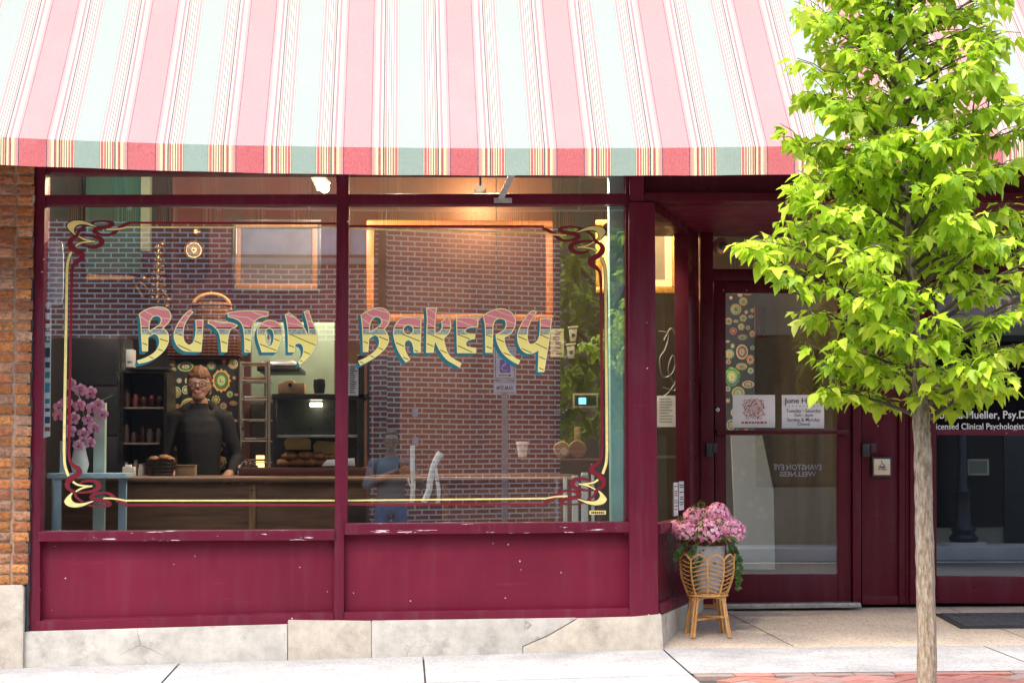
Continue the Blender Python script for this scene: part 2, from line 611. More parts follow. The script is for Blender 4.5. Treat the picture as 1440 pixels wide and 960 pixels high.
for r in range(n):
    z0 = zstone + .004 + r * row
    edges = [PX1 - .005 + rnd.uniform(-.006, .004)]
    xr = P(20, 500, -.05).x + rnd.uniform(-.007, .007)
    edges = [edges[0], xr + .006, xr - .008, xr - .2, xr - .212, xr - .41, xr - .42, xr - .62, xr - .63, xr - .85]
    for k in range(0, len(edges), 2):
        x1, x0 = edges[k], edges[k + 1]
        nx, nz = max(2, int((x1 - x0) / .012)), 5
        o = len(g.v)
        seed = rnd.random() * 100
        for iz in range(nz + 1):
            for ix in range(nx + 1):
                u, v = ix / nx, iz / nz
                edge = ix in (0, nx) or iz in (0, nz)
                y = -.050 + (.006 if edge else rnd.uniform(-.0055, .0055))
                jx = rnd.uniform(-.0015, .0015) if edge else 0
                g.v.append((x0 + (x1 - x0) * u + jx, y, z0 + (row - .0105) * v + jx))
        w = nx + 1
        for iz in range(nz):
            for ix in range(nx):
                g.f.append((o + iz * w + ix, o + iz * w + ix + 1, o + (iz + 1) * w + ix + 1, o + (iz + 1) * w + ix)); g.m.append(0)
        # sides back to the mortar
        ring = [o + i for i in range(w)] + [o + iz * w + nx for iz in range(1, nz + 1)] + [o + nz * w + i for i in range(nx - 1, -1, -1)] + [o + iz * w for iz in range(nz - 1, 0, -1)]
        o2 = len(g.v)
        for i in ring:
            p = g.v[i]; g.v.append((p[0], -.022, p[2]))
        for q in range(len(ring)):
            q2 = (q + 1) % len(ring)
            g.f.append((ring[q], o2 + q, o2 + q2, ring[q2])); g.m.append(0)
        k_ = rnd.uniform(.62, 1.25)
        c = rnd.choice([(.64, .25, .08), (.60, .215, .075), (.66, .29, .10), (.54, .22, .10), (.64, .33, .18), (.46, .18, .09), (.64, .37, .24)])
        tints += [(c[0] * k_, c[1] * k_, c[2] * k_, 1)] * (len(g.v) - len(tints))
po = g.build('brickwork', m_rbrick, pier, smooth=50)
ca_ = po.data.color_attributes.new('tint', 'FLOAT_COLOR', 'POINT')
ca_.data.foreach_set('color', [c for q in tints for c in q])
g = MB(); g.box(-4.2, PX1 - .008, -.036, .3, zstone, zt)
g.build('mortar_bed', m_mortar, pier)
g = MB(); g.prism([(-4.2, -.3), (P(33, 900, -.07).x, -.3), (P(33, 900, -.07).x, zstone - .02), (P(33, 900, -.07).x - .015, zstone), (-4.2, zstone + .004)], -.075, .3)
g.build('stone_foot', m_plinth2, pier, bevel=.008)
g = MB()
pts = [P(46 + rnd.uniform(-1.5, 1.5) - (y - 240) * .011, y, -.03) for y in range(225, 905, 9)]
g.tube(pts, [rnd.uniform(.008, .014) for _ in pts], 6)
tt = NT('sealant')
sn = tt.noise(9, 5)
g.build('sealant', tt.done(tt.pbr(tt.mix(tt.mapr(tt.n('ShaderNodeSeparateXYZ', Vector=tt.coord()).outputs[2], 2.1, 2.35), (.03, .032, .035, 1), tt.mix(tt.mapr(sn, .4, .6), (.05, .04, .04, 1), (.5, .46, .42, 1))), .8)), pier, smooth=60)
g = MB(); g.prismpx([(40, 225), (52, 225), (44, 890), (34, 890)], .01, .2)
g.build('joint_backing', m_black, pier)

# ------------------------------------------------------------------ shop front
shop = thing('shop_front', 'burgundy painted timber shopfront with two big lettered display windows', 'shopfront', (0, 0, 0))
def part(name, pp, y0, y1, mat=None, bev=.003, parent=None):
    g = MB(); g.prismpx(pp, y0, y1)
    return g.build(name, mat or m_maroon, parent or shop, bevel=bev)
part('left_jamb', [(50, 222), (64.5, 222), (63, 288), (56, 757), (56.5, 888.5), (40, 888.5)], -.012, .14)
part('transom_rail', [(63.5, 274), (884, 272), (884, 287.3), (63, 288)], .004, .12)
part('mullion', [(472, 222), (490, 222), (490.6, 290), (488, 735), (484, 752), (483.5, 874), (469, 876.5), (470.4, 745), (473.4, 290)], -.006, .13)
part('right_jamb', [(879.8, 222), (886, 222), (886, 752), (879.3, 752)], .02, .13)
g = MB(); g.prismpx([(50, 60), (926, 60), (926, 244), (50, 242)], .02, .2)
g.build('head_board', m_maroon, shop, bevel=.003)
part('sill', [(54, 747), (470.4, 744.8), (470.4, 759), (53, 761)], -.028, .12, m_sillp, .004)
part('sill', [(484.5, 736), (885, 733.5), (885, 748), (484.5, 751.5)], -.028, .12, m_sillp, .004)
part('kick_panel', [(55, 758), (470, 756), (470, 864), (55, 876)], .035, .12, m_maroon2)
part('kick_panel', [(483, 748), (886, 745), (886, 858), (483, 866)], .035, .12, m_maroon2)
part('bottom_rail', [(50, 873), (469, 861), (469, 876), (50, 887.5)], -.016, .12, bev=.004)
part('bottom_rail', [(484, 860.6), (885, 855), (885, 868.5), (484, 874)], -.016, .12, bev=.004)
for x0, x1, yy in ((52, 470, (866.5, 855)), (484, 885, (856, 850.5))):       # thin bead along the foot of each panel
    part('panel_bead', [(x0, yy[0] + 4), (x1, yy[1] + 4), (x1, yy[1] + 9), (x0, yy[0] + 9)], .012, .03, bev=.002)
part('pillar', [(884.5, 284), (921, 284), (926, 864.5), (885, 868.5)], -.03, .15, bev=.006)
part('pillar_head', [(885.5, 222), (905.5, 222), (905.5, 283.5), (885.5, 283.5)], -.02, .15, bev=.004)
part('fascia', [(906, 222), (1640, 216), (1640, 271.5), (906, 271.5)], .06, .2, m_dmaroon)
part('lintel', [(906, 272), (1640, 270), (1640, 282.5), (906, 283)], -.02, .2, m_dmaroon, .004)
# upper wall
g = MB(); a = P(600, 60, 0).z
g.box(-4.2, 7.5, .03, .35, a + .002, 6.0)
g.build('upper_wall', mk('upper_brick', (.25, .12, .08), .9), shop)
# plinth
pl = [(33, 889), (50, 887.5), (409, 877), (409.2, 872.5), (480, 873.5), (885, 868.5), (928, 864), (928, 925), (33, 960)]
g = MB(); g.prismpx([(33, 888), (404, 877.5), (404, 960), (33, 960)], -.05, .2)
g.build('plinth_block', m_plinth, shop, bevel=.006)
g = MB(); g.prismpx([(404.6, 871.5), (522, 872.8), (522, 950), (404.6, 950)], -.045, .2)
g.build('plinth_block', m_plinth2, shop, bevel=.006)
g = MB(); g.prismpx([(522.5, 872.6), (812, 868.5), (770, 893), (735, 908), (735, 950), (522.5, 950)], -.05, .2)
g.build('plinth_block', m_plinth, shop, bevel=.005)
g = MB(); g.prismpx([(812.5, 869), (887, 867), (930, 863), (936, 950), (735.5, 950), (735.5, 908), (770, 893.5)], -.046, .2)
g.build('plinth_block', m_plinth2, shop, bevel=.006)

# splayed side of the entry
def splay(s, z, out=0.):
    d = (SPL1 - SPL0); nrm = Vector((d.y, -d.x)).normalized()
    p = SPL0 + d * s + nrm * out
    return (p.x, p.y, z)
def splay_box(name, s0, s1, z0, z1, out, thick, mat, parent, bev=.003, zs=None):
    g = MB()
    vs = [splay(s, z, o) for z in (z0, z1) for o in (out, out - thick) for s in (s0, s1)]
    if zs:
        vs = [splay(s, (z if z == z1 else z + zs * s), o) for z in (z0, z1) for o in (out, out - thick) for s in (s0, s1)]
    g.add(vs, [(0, 2, 3, 1), (4, 5, 7, 6), (0, 1, 5, 4), (2, 6, 7, 3), (0, 4, 6, 2), (1, 3, 7, 5)])
    return g.build(name, mat, parent, bevel=bev)
entry = thing('entry_surround', 'recessed entry of dark burgundy timber beside the right display window', 'entrance', (1.9, .8, 0))
zsil = P(923, 737, .06).z
SOF = P(1000, 283, 0).z
splay_box('side_plinth', 0, 1, -.1, .18, .02, .2, m_plinth2, entry, .006)
splay_box('side_rail', 0, 1, .185, .245, .018, .1, m_maroon, entry)
splay_box('side_panel', 0, 1, .24, zsil - .05, -.012, .08, m_dmaroon, entry)
splay_box('side_sill', 0, 1, zsil - .055, zsil, .02, .1, m_maroon, entry)
splay_box('side_window', .0, .74, zsil - .002, SOF - .05, -.03, .006, m_sglass, entry, 0)
splay_box('side_stile', .735, 1.0, zsil, SOF, .006, .09, m_dmaroon, entry)
splay_box('side_head', 0, .735, SOF - .055, SOF, .006, .09, m_dmaroon, entry)
DY = 1.5
g = MB(); g.add([(1.3, .0, SOF), (9, .0, SOF), (9, DY + .2, SOF - .004), (1.3, DY + .2, SOF - .004), (1.3, .0, SOF + .05), (9, .0, SOF + .05), (9, DY + .2, SOF + .05), (1.3, DY + .2, SOF + .05)],
              [(0, 1, 2, 3), (4, 5, 6, 7), (0, 1, 5, 4), (2, 3, 7, 6)])
g.build('soffit', m_maroon, entry)
def epart(name, pp, y0, y1, mat=None, bev=.004):
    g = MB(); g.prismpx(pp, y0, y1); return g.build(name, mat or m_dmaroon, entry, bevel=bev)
epart('door_post', [(985, 296), (1003, 296), (1003, 849), (985, 849)], DY - .03, DY + .12)
epart('door_post', [(1199, 296), (1212, 296), (1211, 849.5), (1199.5, 849.5)], DY - .03, DY + .12)
epart('head_rail', [(1003.4, 296), (1198.6, 296), (1198.6, 314.5), (1003.4, 314.5)], DY - .02, DY + .1)
epart('transom_bar', [(1003.4, 378), (1198.6, 378), (1198.6, 394.5), (1003.4, 394.5)], DY - .025, DY + .1)
tw = epart('transom_window', [(1003, 314), (1199, 314), (1199, 378.5), (1003, 378.5)], DY + .03, DY + .036, m_tglass, 0)
epart('flat_panel', [(1212.4, 296), (1264, 296), (1264, 849), (1212, 849)], DY + .012, DY + .1, bev=.002)
epart('panel_moulding', [(1264.4, 296), (1273, 296), (1273, 849), (1264.4, 849)], DY - .012, DY + .1, bev=.006)
epart('panel_moulding', [(1273.4, 296), (1279.5, 296), (1279.5, 849), (1273.4, 849)], DY - .004, DY + .1, bev=.004)
epart('panel_foot', [(1212.4, 838), (1264, 838), (1264, 849.5), (1212.4, 849.5)], DY + .0, DY + .011, bev=.003)
epart('window_post', [(1280, 296), (1300, 296), (1300, 849), (1280, 849)], DY - .03, DY + .12)
g = MB(); g.prismpx([(1021, 849), (1210, 847), (1212, 853.5), (1021, 856)], DY - .12, DY + .05)
g.build('threshold', mk('threshold_metal', (.3, .29, .27), .5, .7, var=.3, vs=30), entry, bevel=.003)
m_teal = mk('numeral_teal', (.01, .11, .13), .4)
a = P(1090, 357, DY + .02)
text_obj('house_number', '718', .19 * 24 / 41.8 * .95, (P(1101, 357, DY).x, DY + .024, P(1101, 357, DY).z), m_teal, entry, weight=.02, width=.235)
g = MB(); c = P(1015, 346, DY + .06)
ring = [(c.x + .042 * math.cos(q * .3), DY + .06, c.z + .042 * math.sin(q * .3)) for q in range(21)]
g.lathe([(.0, -.012), (.034, -.012), (.054, 0), (.058, .012), (.05, .02)], (c.x, DY + .06, c.z), 28, 0, 'Y')
g.lathe([(.0, -.02), (.022, -.016), (.03, -.011), (.03, 0)], (c.x + .006, DY + .06, c.z), 24, 1, 'Y')
tag(g.build('round_lamp', [mk('copper_ring', (.55, .25, .13), .35, .6), m_black], smooth=40), 'round copper rimmed lamp behind the glass above the door', 'lamp')

# ------------------------------------------------------------------ entrance door
door = thing('entrance_door', 'burgundy glazed entrance door with a push bar across', 'door', (2.4, DY, .1))
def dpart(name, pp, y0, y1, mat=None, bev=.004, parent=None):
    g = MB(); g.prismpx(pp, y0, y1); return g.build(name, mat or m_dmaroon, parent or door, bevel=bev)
dpart('left_stile', [(1004.5, 395.5), (1020.5, 395.5), (1022, 847), (1006, 847)], DY, DY + .05)
dpart('right_stile', [(1178, 395.5), (1197, 395.5), (1197.5, 847), (1178.4, 847)], DY, DY + .05)
dpart('top_rail', [(1020.8, 395.5), (1177.8, 395.5), (1177.8, 412), (1020.8, 412)], DY + .001, DY + .05)
dpart('bottom_rail', [(1021.5, 806.5), (1178.2, 806.5), (1178.2, 847), (1021.5, 847)], DY + .001, DY + .05)
dgl = dpart('door_glass', [(1019, 410), (1180, 410), (1180, 808), (1020, 808)], DY + .022, DY + .028, m_dglass, 0)
g = MB(); a = P(1008, 608, DY - .05); b = P(1194, 608, DY - .05)
g.box(a.x, b.x, DY - .055, DY - .03, a.z - .013, a.z + .016)
g.box(a.x + .002, a.x + .03, DY - .03, DY, a.z - .02, a.z + .02); g.box(b.x - .03, b.x - .002, DY - .03, DY, a.z - .02, a.z + .02)
g.build('push_bar', m_dmaroon, door, bevel=.004)
g = MB(); c = P(1009, 576, DY)
g.lathe([(0, -.012), (.013, -.012), (.0165, -.004), (.0165, .002)], (c.x, DY, c.z), 20, 0, 'Y')
g.lathe([(0, -.0135), (.0045, -.0135), (.0045, -.008)], (c.x, DY, c.z - .003), 10, 1, 'Y')
g.build('lock_cylinder', [mk('chrome', (.7, .7, .7), .25, 1), m_black], door, smooth=40)
def reader(px0, py0, px1, py1, lab):
    g = MB(); g.rectpx(px0, py0, px1, py1, DY - .055, .045)
    g.box(P(px0, 0, DY - .055).x + .012, P(px1, 0, DY - .055).x - .002, DY - .059, DY - .054, P(0, py1, DY).z + .012, P(0, py0, DY).z - .012)
    return tag(g.build('card_reader', m_black, bevel=.005), lab, 'card reader')
reader(993, 623, 1003, 642, 'small black card reader on the post left of the door')
reader(1213, 624, 1223, 642, 'small black card reader above the square push plate')

def paper_sheet(name, label, cat, px0, py0, px1, py1, Y, mat, tilt=0.):
    g = MB(); p = [P(px0, py0, Y), P(px1, py0, Y), P(px1, py1, Y), P(px0, py1, Y)]
    o = thing(name, label, cat, ((p[0].x + p[1].x) / 2, Y, p[2].z))
    n = 8; vs = []
    for j in range(n + 1):
        for i in range(n + 1):
            u, v = i / n, j / n
            q = p[0].lerp(p[1], u).lerp(p[3].lerp(p[2], u), v)
            cv = .004 * ((abs(u - .5) * 2) ** 4 * (abs(v - .5) * 2) ** 3)
            vs.append((q.x, Y + cv, q.z))
    g.add(vs, [(j * (n + 1) + i, j * (n + 1) + i + 1, (j + 1) * (n + 1) + i + 1, (j + 1) * (n + 1) + i) for j in range(n) for i in range(n)])
    g.build('paper', mat, o, smooth=60)
    return o
m_paper = mk('white_paper', (.86, .86, .84), .7, var=.05)
m_ink = mk('black_ink', (.03, .03, .035), .7)
m_rink = mk('red_ink', (.42, .1, .07), .7)
PYD = DY + .018
pp = paper_sheet('paper_notice', 'white paper notice with red square print taped on the door glass', 'notice', 1030.5, 555, 1090, 601, PYD, m_paper)
def dot_art(parent, px0, py0, px1, py1, Y, mat, name='print'):
    g = MB(); a = P(px0, py1, Y); b = P(px1, py0, Y)
    cx, cz = (a.x + b.x) / 2, (a.z + b.z) / 2; r = (b.x - a.x) / 2
    for k in range(7):                               # ornamental rings and leaf strokes
        pts = []
        for q in range(40):
            th = q / 40 * 2 * math.pi
            rr = r * (.14 + .13 * k) * (1 + .12 * math.sin((5 + k) * th))
            sq = 1 / max(abs(math.cos(th)), abs(math.sin(th))) if k > 4 else 1.
            x, z = rr * math.cos(th) * min(sq, 1.25), rr * math.sin(th) * min(sq, 1.25)
            pts.append((cx + max(-r, min(r, x)), cz + max(-r, min(r, z))))
        g.ribbon(pts, r * .022, Y, 0)
    for k in range(36):
        th = k * 2.4; rr = r * (.25 + .75 * rnd.random())
        x, z = cx + max(-r, min(r, rr * 1.3 * math.cos(th))), cz + max(-r, min(r, rr * 1.3 * math.sin(th)))
        g.ribbon([(x, z), (x + r * .1 * math.cos(th + 1), z + r * .1 * math.sin(th + 1)), (x + r * .18 * math.cos(th + 2), z + r * .18 * math.sin(th + 2))], r * .035, Y - .0001, 0, closed=False)
    return g.build(name, mat, parent)
dot_art(pp, 1046, 560, 1074, 589, PYD - .001, m_rink)
for k in range(8):
    pass
g = MB()
x = 1043
while x < 1078:
    w = rnd.uniform(2, 5); g.rectpx(x, 592.2 + rnd.uniform(0, .4), x + w, 595.3, PYD - .0016, .0008); x += w + 1.2
g.build('caption', m_rink, pp)
pp = paper_sheet('paper_notice', 'white paper notice with typed June opening hours on the door', 'notice', 1099.5, 555, 1159, 602, PYD, m_paper)
def line(txt, px, py, h, w, parent, Y=PYD - .0012, mat=None, wt=.004):
    a = P(px, py, Y); k = (Y + 10.8) / F
    return text_obj('lettering', txt, h * k, (a.x, Y, a.z), mat or m_ink, parent, wt, w * k)
line('June Hours', 1130, 566.5, 7.2, 54, pp, wt=.012)
g = MB()
for k in range(11):
    c = P(1105 + k * 5, 570.8, PYD); g.lathe([(0, -.001), (.0032, -.001), (.0032, 0)], (c.x, PYD - .0006, c.z), 8, 0, 'Y')
g.build('dotted_rule', m_ink, pp)
line('Tuesday - Saturday', 1130, 579.6, 4.8, 50, pp)
line('7am - 6pm', 1130, 585.6, 4.8, 27, pp)
line('Sunday & Monday', 1130, 592, 4.8, 47, pp)
line('Closed', 1130, 598, 4.6, 17, pp)
# two sheets on the splayed side window, seen at a slant
for k, (s0, s1, z1, z0, lab, ink) in enumerate(((.46, .56, 678, 725, 'narrow white leaflet with pink print stuck low in the side window', m_rink), (.58, .70, 677, 718, 'narrow white leaflet with grey print stuck beside the pink printed one', m_ink))):
    za, zb = P(955, z1, .8).z, P(955, z0, .8).z
    o = thing('leaflet', lab, 'leaflet', splay((s0 + s1) / 2, zb, -.026), 'leaflets in the side window')
    g = MB(); g.add([splay(s0, zb, -.026), splay(s1, zb, -.026), splay(s1, za, -.026), splay(s0, za, -.026)], [(0, 1, 2, 3)]); g.build('paper', m_paper, o, recalc=False)
    g = MB(); z = za - .02
    while z > zb + .02:
        w = rnd.uniform(.5, .85)
        sm = (s0 + s1) / 2; hw = (s1 - s0) / 2 * w
        g.add([splay(sm - hw, z - .006, -.0245), splay(sm + hw, z - .006, -.0245), splay(sm + hw, z, -.0245), splay(sm - hw, z, -.0245)], [(0, 1, 2, 3)]); z -= rnd.choice([.013, .013, .02, .03])
    g.build('print', ink, o, recalc=False)

# push plate
plate = thing('push_plate', 'square beige push plate with a wheelchair symbol', 'push plate', tuple(P(1240, 669, DY)))
g = MB(); g.rectpx(1226, 642.5, 1254, 670.5, DY - .03, .04); g.build('backbox', m_black, plate, bevel=.004)
g = MB(); g.rectpx(1229, 645, 1252, 667.5, DY - .042, .012); g.build('plate', mk('beige_plate', (.62, .52, .37), .4, .2, var=.08), plate, bevel=.003)
k = (DY - .043 + 10.8) / F
c = P(1240.5, 652.5, DY - .043)
g = MB()
q_ = .62
pts = [(c.x + q_ * .022 * math.cos(R(q)), c.y, c.z + q_ * (-.012 + .022 * math.sin(R(q)))) for q in range(150, 370, 20)]
g.tube(pts, .0022, 5); g.ball((c.x - q_ * .004, c.y, c.z + q_ * .034), .004, .002, .004)
g.tube([(c.x + q_ * x, c.y, c.z + q_ * z) for x, z in ((-.004, .026), (-.001, 0), (.017, 0), (.027, -.024))], .0024, 5)
g.build('wheelchair_symbol', m_ink, plate)
text_obj('lettering', 'PUSH', .013, (c.x, c.y, P(0, 662, c.y).z + .0), m_ink, plate, .01, .04)
text_obj('lettering', 'TO OPEN', .012, (c.x, c.y, P(0, 665, c.y).z), m_ink, plate, .01, .056)

# ------------------------------------------------------------------ the practice window on the right
off = thing('office_window', 'tall dark office window lettered for a clinical psychologist at right', 'window', (3.6, DY, .1))
def opart(name, pp, y0, y1, mat=None, bev=.004, parent=None):
    g = MB(); g.prismpx(pp, y0, y1); return g.build(name, mat or m_dmaroon, parent or off, bevel=bev)
opart('left_stile', [(1300.4, 296), (1316, 296), (1317.5, 847), (1301, 847)], DY + .0, DY + .06)
opart('bottom_rail', [(1317.8, 809), (1700, 812), (1700, 849), (1317.8, 847.5)], DY + .001, DY + .06)
opart('top_rail', [(1316.4, 296), (1700, 296), (1700, 400), (1316.4, 400)], DY + .001, DY + .06)
opart('glazing_bar', [(1317.4, 604.5), (1700, 606), (1700, 613), (1317.4, 611)], DY + .006, DY + .03, m_maroon, .002)
og = opart('glass', [(1315, 398), (1701, 398), (1701, 814), (1315, 814)], DY + .031, DY + .037, m_dglass, 0)
g = MB(); g.prismpx([(1317.5, 480), (1700, 480), (1700, 604), (1317.5, 603.5)], DY + .026, DY + .030)
g.build('black_panel', mk('black_vinyl', (.004, .004, .006), .7, spec=.05), off)
m_wht = mk('white_lettering', (.8, .8, .78), .5, var=.03)
k = (DY + .02 + 10.8) / F
def oline(txt, px0, px1, py, h, wt):
    a = P((px0 + px1) / 2, py, DY + .024)
    return text_obj('lettering', txt, h * k, (a.x, DY + .0252, a.z), m_wht, off, wt, (px1 - px0) * k)
oline('Rebecca Mueller, Psy.D.', 1304, 1448, 588, 11, .014)
oline('Licensed Clinical Psychologist', 1309, 1442, 603.5, 9, .014)
oline('Clinical Psychology', 1312, 1400, 563, 7, .006)
g = MB(); g.prismpx([(1317.5, 418), (1700, 410), (1700, 460), (1317.5, 455)], DY + .026, DY + .030)
g.build('grey_band', mk('grey_vinyl', (.2, .21, .27), .4), off)
a = P(1413, 450, DY + .024)
text_obj('lettering', '9', .17, (a.x, DY + .0252, a.z), m_wht, off, .0)
a = P(1380, 432, DY + .024)
text_obj('lettering', 'CA', .09, (a.x, DY + .0252, a.z), m_wht, off, .0)

# door mat
mat_ = thing('door_mat', 'black rubber mat with a raised basket pattern before the office door', 'door mat', (3.6, .9, .06))
def gpt(px, py):
    d = fwd * F + RIGHT * (px - 720) - UP * (py - 480)
    tt = 0
    lo, hi = .5, 2.
    for _ in range(40):                              # walk the ray down to the entry floor
        m_ = (lo + hi) / 2
        q = CAM + d * ((10.8 + m_ * 0 + 0) / d.y) if False else CAM + d * (m_ * 10.8 / d.y)
        if q.z > entry_z(q.y): lo = m_
        else: hi = m_
    return CAM + d * (lo * 10.8 / d.y)
a, b = gpt(1321, 864), gpt(1342, 884)
my0, my1 = b.y, a.y; mx0 = (a.x + b.x) / 2 - .0
mx1 = mx0 + .95
g = MB(); m_rub = mk('rubber', (.018, .018, .02), .6, bump=.5, bs=200)
def mbox(x0, x1, y0, y1, h0, h1):
    vs = [(x, y, entry_z(y) + h) for h in (h0, h1) for y in (y0, y1) for x in (x0, x1)]
    g.add(vs, [(0, 2, 3, 1), (4, 5, 7, 6), (0, 1, 5, 4), (2, 6, 7, 3), (0, 4, 6, 2), (1, 3, 7, 5)])
mbox(mx0, mx1, my0, my1, .004, .01)
g.build('base', m_rub, mat_, bevel=.002)
g = MB()
st = .075
i = 0
yy = my0 + .03
while yy + st < my1 - .01:
    xx = mx0 + .035; j = 0
    while xx + st < mx1 - .02:
        for q in range(4):
            if (i + j) % 2:
                mbox(xx + q * st / 4 + .003, xx + (q + 1) * st / 4 - .003, yy + .004, yy + st - .004, .0102, .015)
            else:
                mbox(xx + .004, xx + st - .004, yy + q * st / 4 + .003, yy + (q + 1) * st / 4 - .003, .0102, .015)
        xx += st; j += 1
    yy += st; i += 1
g.build('raised_pattern', mk('rubber_top', (.045, .045, .05), .55), mat_)

# ------------------------------------------------------------------ awning
AY = -1.08
def interp(tab, x):
    if x <= tab[0][0]: 
        (x0, y0), (x1, y1) = tab[0], tab[1]
    elif x >= tab[-1][0]:
        (x0, y0), (x1, y1) = tab[-2], tab[-1]
    else:
        for (x0, y0), (x1, y1) in zip(tab, tab[1:]):
            if x0 <= x <= x1: break
    return y0 + (y1 - y0) * (x - x0) / (x1 - x0)
VT = [(0, 193), (100, 197.5), (200, 201), (300, 204), (480, 207), (640, 208.7), (800, 209), (960, 208), (1100, 206.2), (1440, 199.5)]
VB = [(0, 232), (140, 237), (260, 241), (430, 244.6), (560, 246.3), (800, 247), (960, 247), (1120, 245.5), (1440, 238.5)]
STR = [(0, 'pink')]
def stripe_mat(name, pale_top, transl):
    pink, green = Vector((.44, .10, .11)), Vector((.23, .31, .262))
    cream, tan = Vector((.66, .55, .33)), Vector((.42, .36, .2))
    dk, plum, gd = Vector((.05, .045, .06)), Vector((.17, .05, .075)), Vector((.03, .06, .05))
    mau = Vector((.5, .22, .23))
    if pale_top:                                  # the sloping top has its own whiter, flatter stripe colours
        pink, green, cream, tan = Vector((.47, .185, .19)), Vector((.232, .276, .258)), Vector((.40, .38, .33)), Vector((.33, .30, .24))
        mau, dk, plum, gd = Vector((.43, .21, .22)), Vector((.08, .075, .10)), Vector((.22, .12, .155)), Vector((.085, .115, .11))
    t = NT(name)
    u = t.n('ShaderNodeSeparateXYZ', Vector=t.coord()).outputs[0]
    per = .544
    x0 = P(46, 200, AY).x
    w = t.math('DIVIDE', t.math('SUBTRACT', u, x0), per)
    f = t.math('ABSOLUTE', t.math('SUBTRACT', t.math('FRACT', t.math('ADD', w, .5)), .5))     # 0 pink centre .. .5 green centre
    A, B = .125, .385
    s = lambda q: A + (B - A) * q
    seq = [(0, pink), (s(0), dk), (s(.025), mau), (s(.11), tan), (s(.18), cream), (s(.27), plum), (s(.30), pink * .9), (s(.355), cream), (s(.435), dk), (s(.47), tan), (s(.51), pink * .95), (s(.56), cream), (s(.61), gd), (s(.645), cream), (s(.70), gd), (s(.73), cream), (s(.77), pink), (s(.84), cream), (s(.86), pink), (s(.95), cream), (s(.98), gd), (s(1.0), green)]
    col = t.ramp(f, [(p, tuple(c)) for p, c in seq], 'CONSTANT')
    mp = t.n('ShaderNodeMapping', Vector=t.coord()); mp.inputs['Scale'].default_value = (1, 1, .25)
    wv = t.noise(300, 2, .5, mp.outputs[0])
    col = t.mix(t.mapr(wv, .35, .65, 0, .10), col, (.75, .7, .6, 1))
    dn = t.noise(2.3, 5)
    col = t.mix(t.mapr(dn, .5, .8, 0, .12), col, (.4, .38, .35, 1))
    mpw = t.n('ShaderNodeMapping', Vector=t.coord()); mpw.inputs['Scale'].default_value = (5, 1.2, 1.2)
    nr = t.bump(t.math('ADD', t.math('MULTIPLY', t.noise(350, 2), .03), t.noise(1.6, 4, .6, mpw.outputs[0])), .35, .02)
    d = t.n('ShaderNodeBsdfDiffuse', Color=col, Normal=nr).outputs[0]
    tr = t.n('ShaderNodeBsdfTranslucent', Color=col).outputs[0]
    return t.done(t.n('ShaderNodeMixShader', Fac=transl, i1=d, i2=tr).outputs[0])
awn = thing('awning', 'big pink and mint striped fabric awning over the shopfront', 'awning', (0, -.5, 2.4))
m_can = stripe_mat('awning_fabric_top', True, .12)
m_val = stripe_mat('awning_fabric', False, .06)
slope = math.tan(R(45.8))
NX, NS = 150, 14
X0, X1 = -5.2, 6.2
g = MB(); front = []
for i in range(NX + 1):
    x = X0 + (X1 - X0) * i / NX
    px = 567 + x * F / (10.8 + AY)
    zt_ = P(px, interp(VT, px), AY).z
    zb_ = P(px, interp(VB, px), AY).z
    front.append((x, zt_, zb_))
for i, (x, zt_, zb_) in enumerate(front):
    for k in range(NS + 1):
        s = k / NS
        sag = -.012 * math.sin(math.pi * s) * (1 + .5 * math.sin(x * 2.9)) 
        g.v.append((x, AY + 1.075 * s, zt_ + 1.075 * slope * s + sag))
for i in range(NX):
    for k in range(NS):
        a = i * (NS + 1) + k
        g.f.append((a, a + NS + 1, a + NS + 2, a + 1)); g.m.append(0)
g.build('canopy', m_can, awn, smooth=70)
g = MB(); NV = 6
for i, (x, zt_, zb_) in enumerate(front):
    for k in range(NV + 1):
        v = k / NV
        wv = .003 * v * (math.sin(x * 7.3) + .6 * math.sin(x * 17 + 1)) + .004 * v
        if -2.0 < x < -1.5:
            wv += .012 * v * math.exp(-((x + 1.83 + .04 * v) / .03) ** 2)
        g.v.append((x, AY - .002 + wv * .8, zt_ + (zb_ - zt_) * v + .001 * v * math.sin(x * 11)))
for i in range(NX):
    for k in range(NV):
        a = i * (NV + 1) + k
        g.f.append((a, a + NV + 1, a + NV + 2, a + 1)); g.m.append(0)
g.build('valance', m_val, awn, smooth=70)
m_alu = mk('white_tube', (.62, .62, .6), .45, .3)
g = MB(); g.tube([(x, AY + .03, zt_ - .025) for x, zt_, zb_ in front[::5]], .016, 8, 0)
g.build('front_bar', m_alu, awn, smooth=60)
for k in range(9):
    px = 142 + (k - 2) * 139.5
    x = P(px, 250, .0).x
    z0 = P(px, 207, AY).z - .03
    g = MB(); g.tube([(x, AY + .03, z0), (x, -.01, z0 + slope * 1.07 - .05)], .014, 8, 0)
    g.build('rafter', m_alu, awn, smooth=60)
g = MB()
a, b = P(701, 279, -.02), P(721, 250, -.35)
g.box(P(694, 0, -.012).x, P(719, 0, -.012).x, -.016, .006, P(0, 282, -.01).z, P(0, 275, -.01).z)
mb2 = [(-.016, 0), (.016, 0)]
e = P(724, 236, -.6)
c0 = P(705, 278, -.02)
g.add([(c0.x - .018, -.022, c0.z), (c0.x + .018, -.022, c0.z), (e.x + .018, -.6, e.z), (e.x - .018, -.6, e.z), (c0.x - .018, -.015, c0.z), (c0.x + .018, -.015, c0.z), (e.x + .018, -.593, e.z - .008), (e.x - .018, -.593, e.z - .008)],
      [(0, 1, 2, 3), (4, 5, 6, 7), (0, 1, 5, 4), (1, 2, 6, 5), (2, 3, 7, 6), (3, 0, 4, 7)])
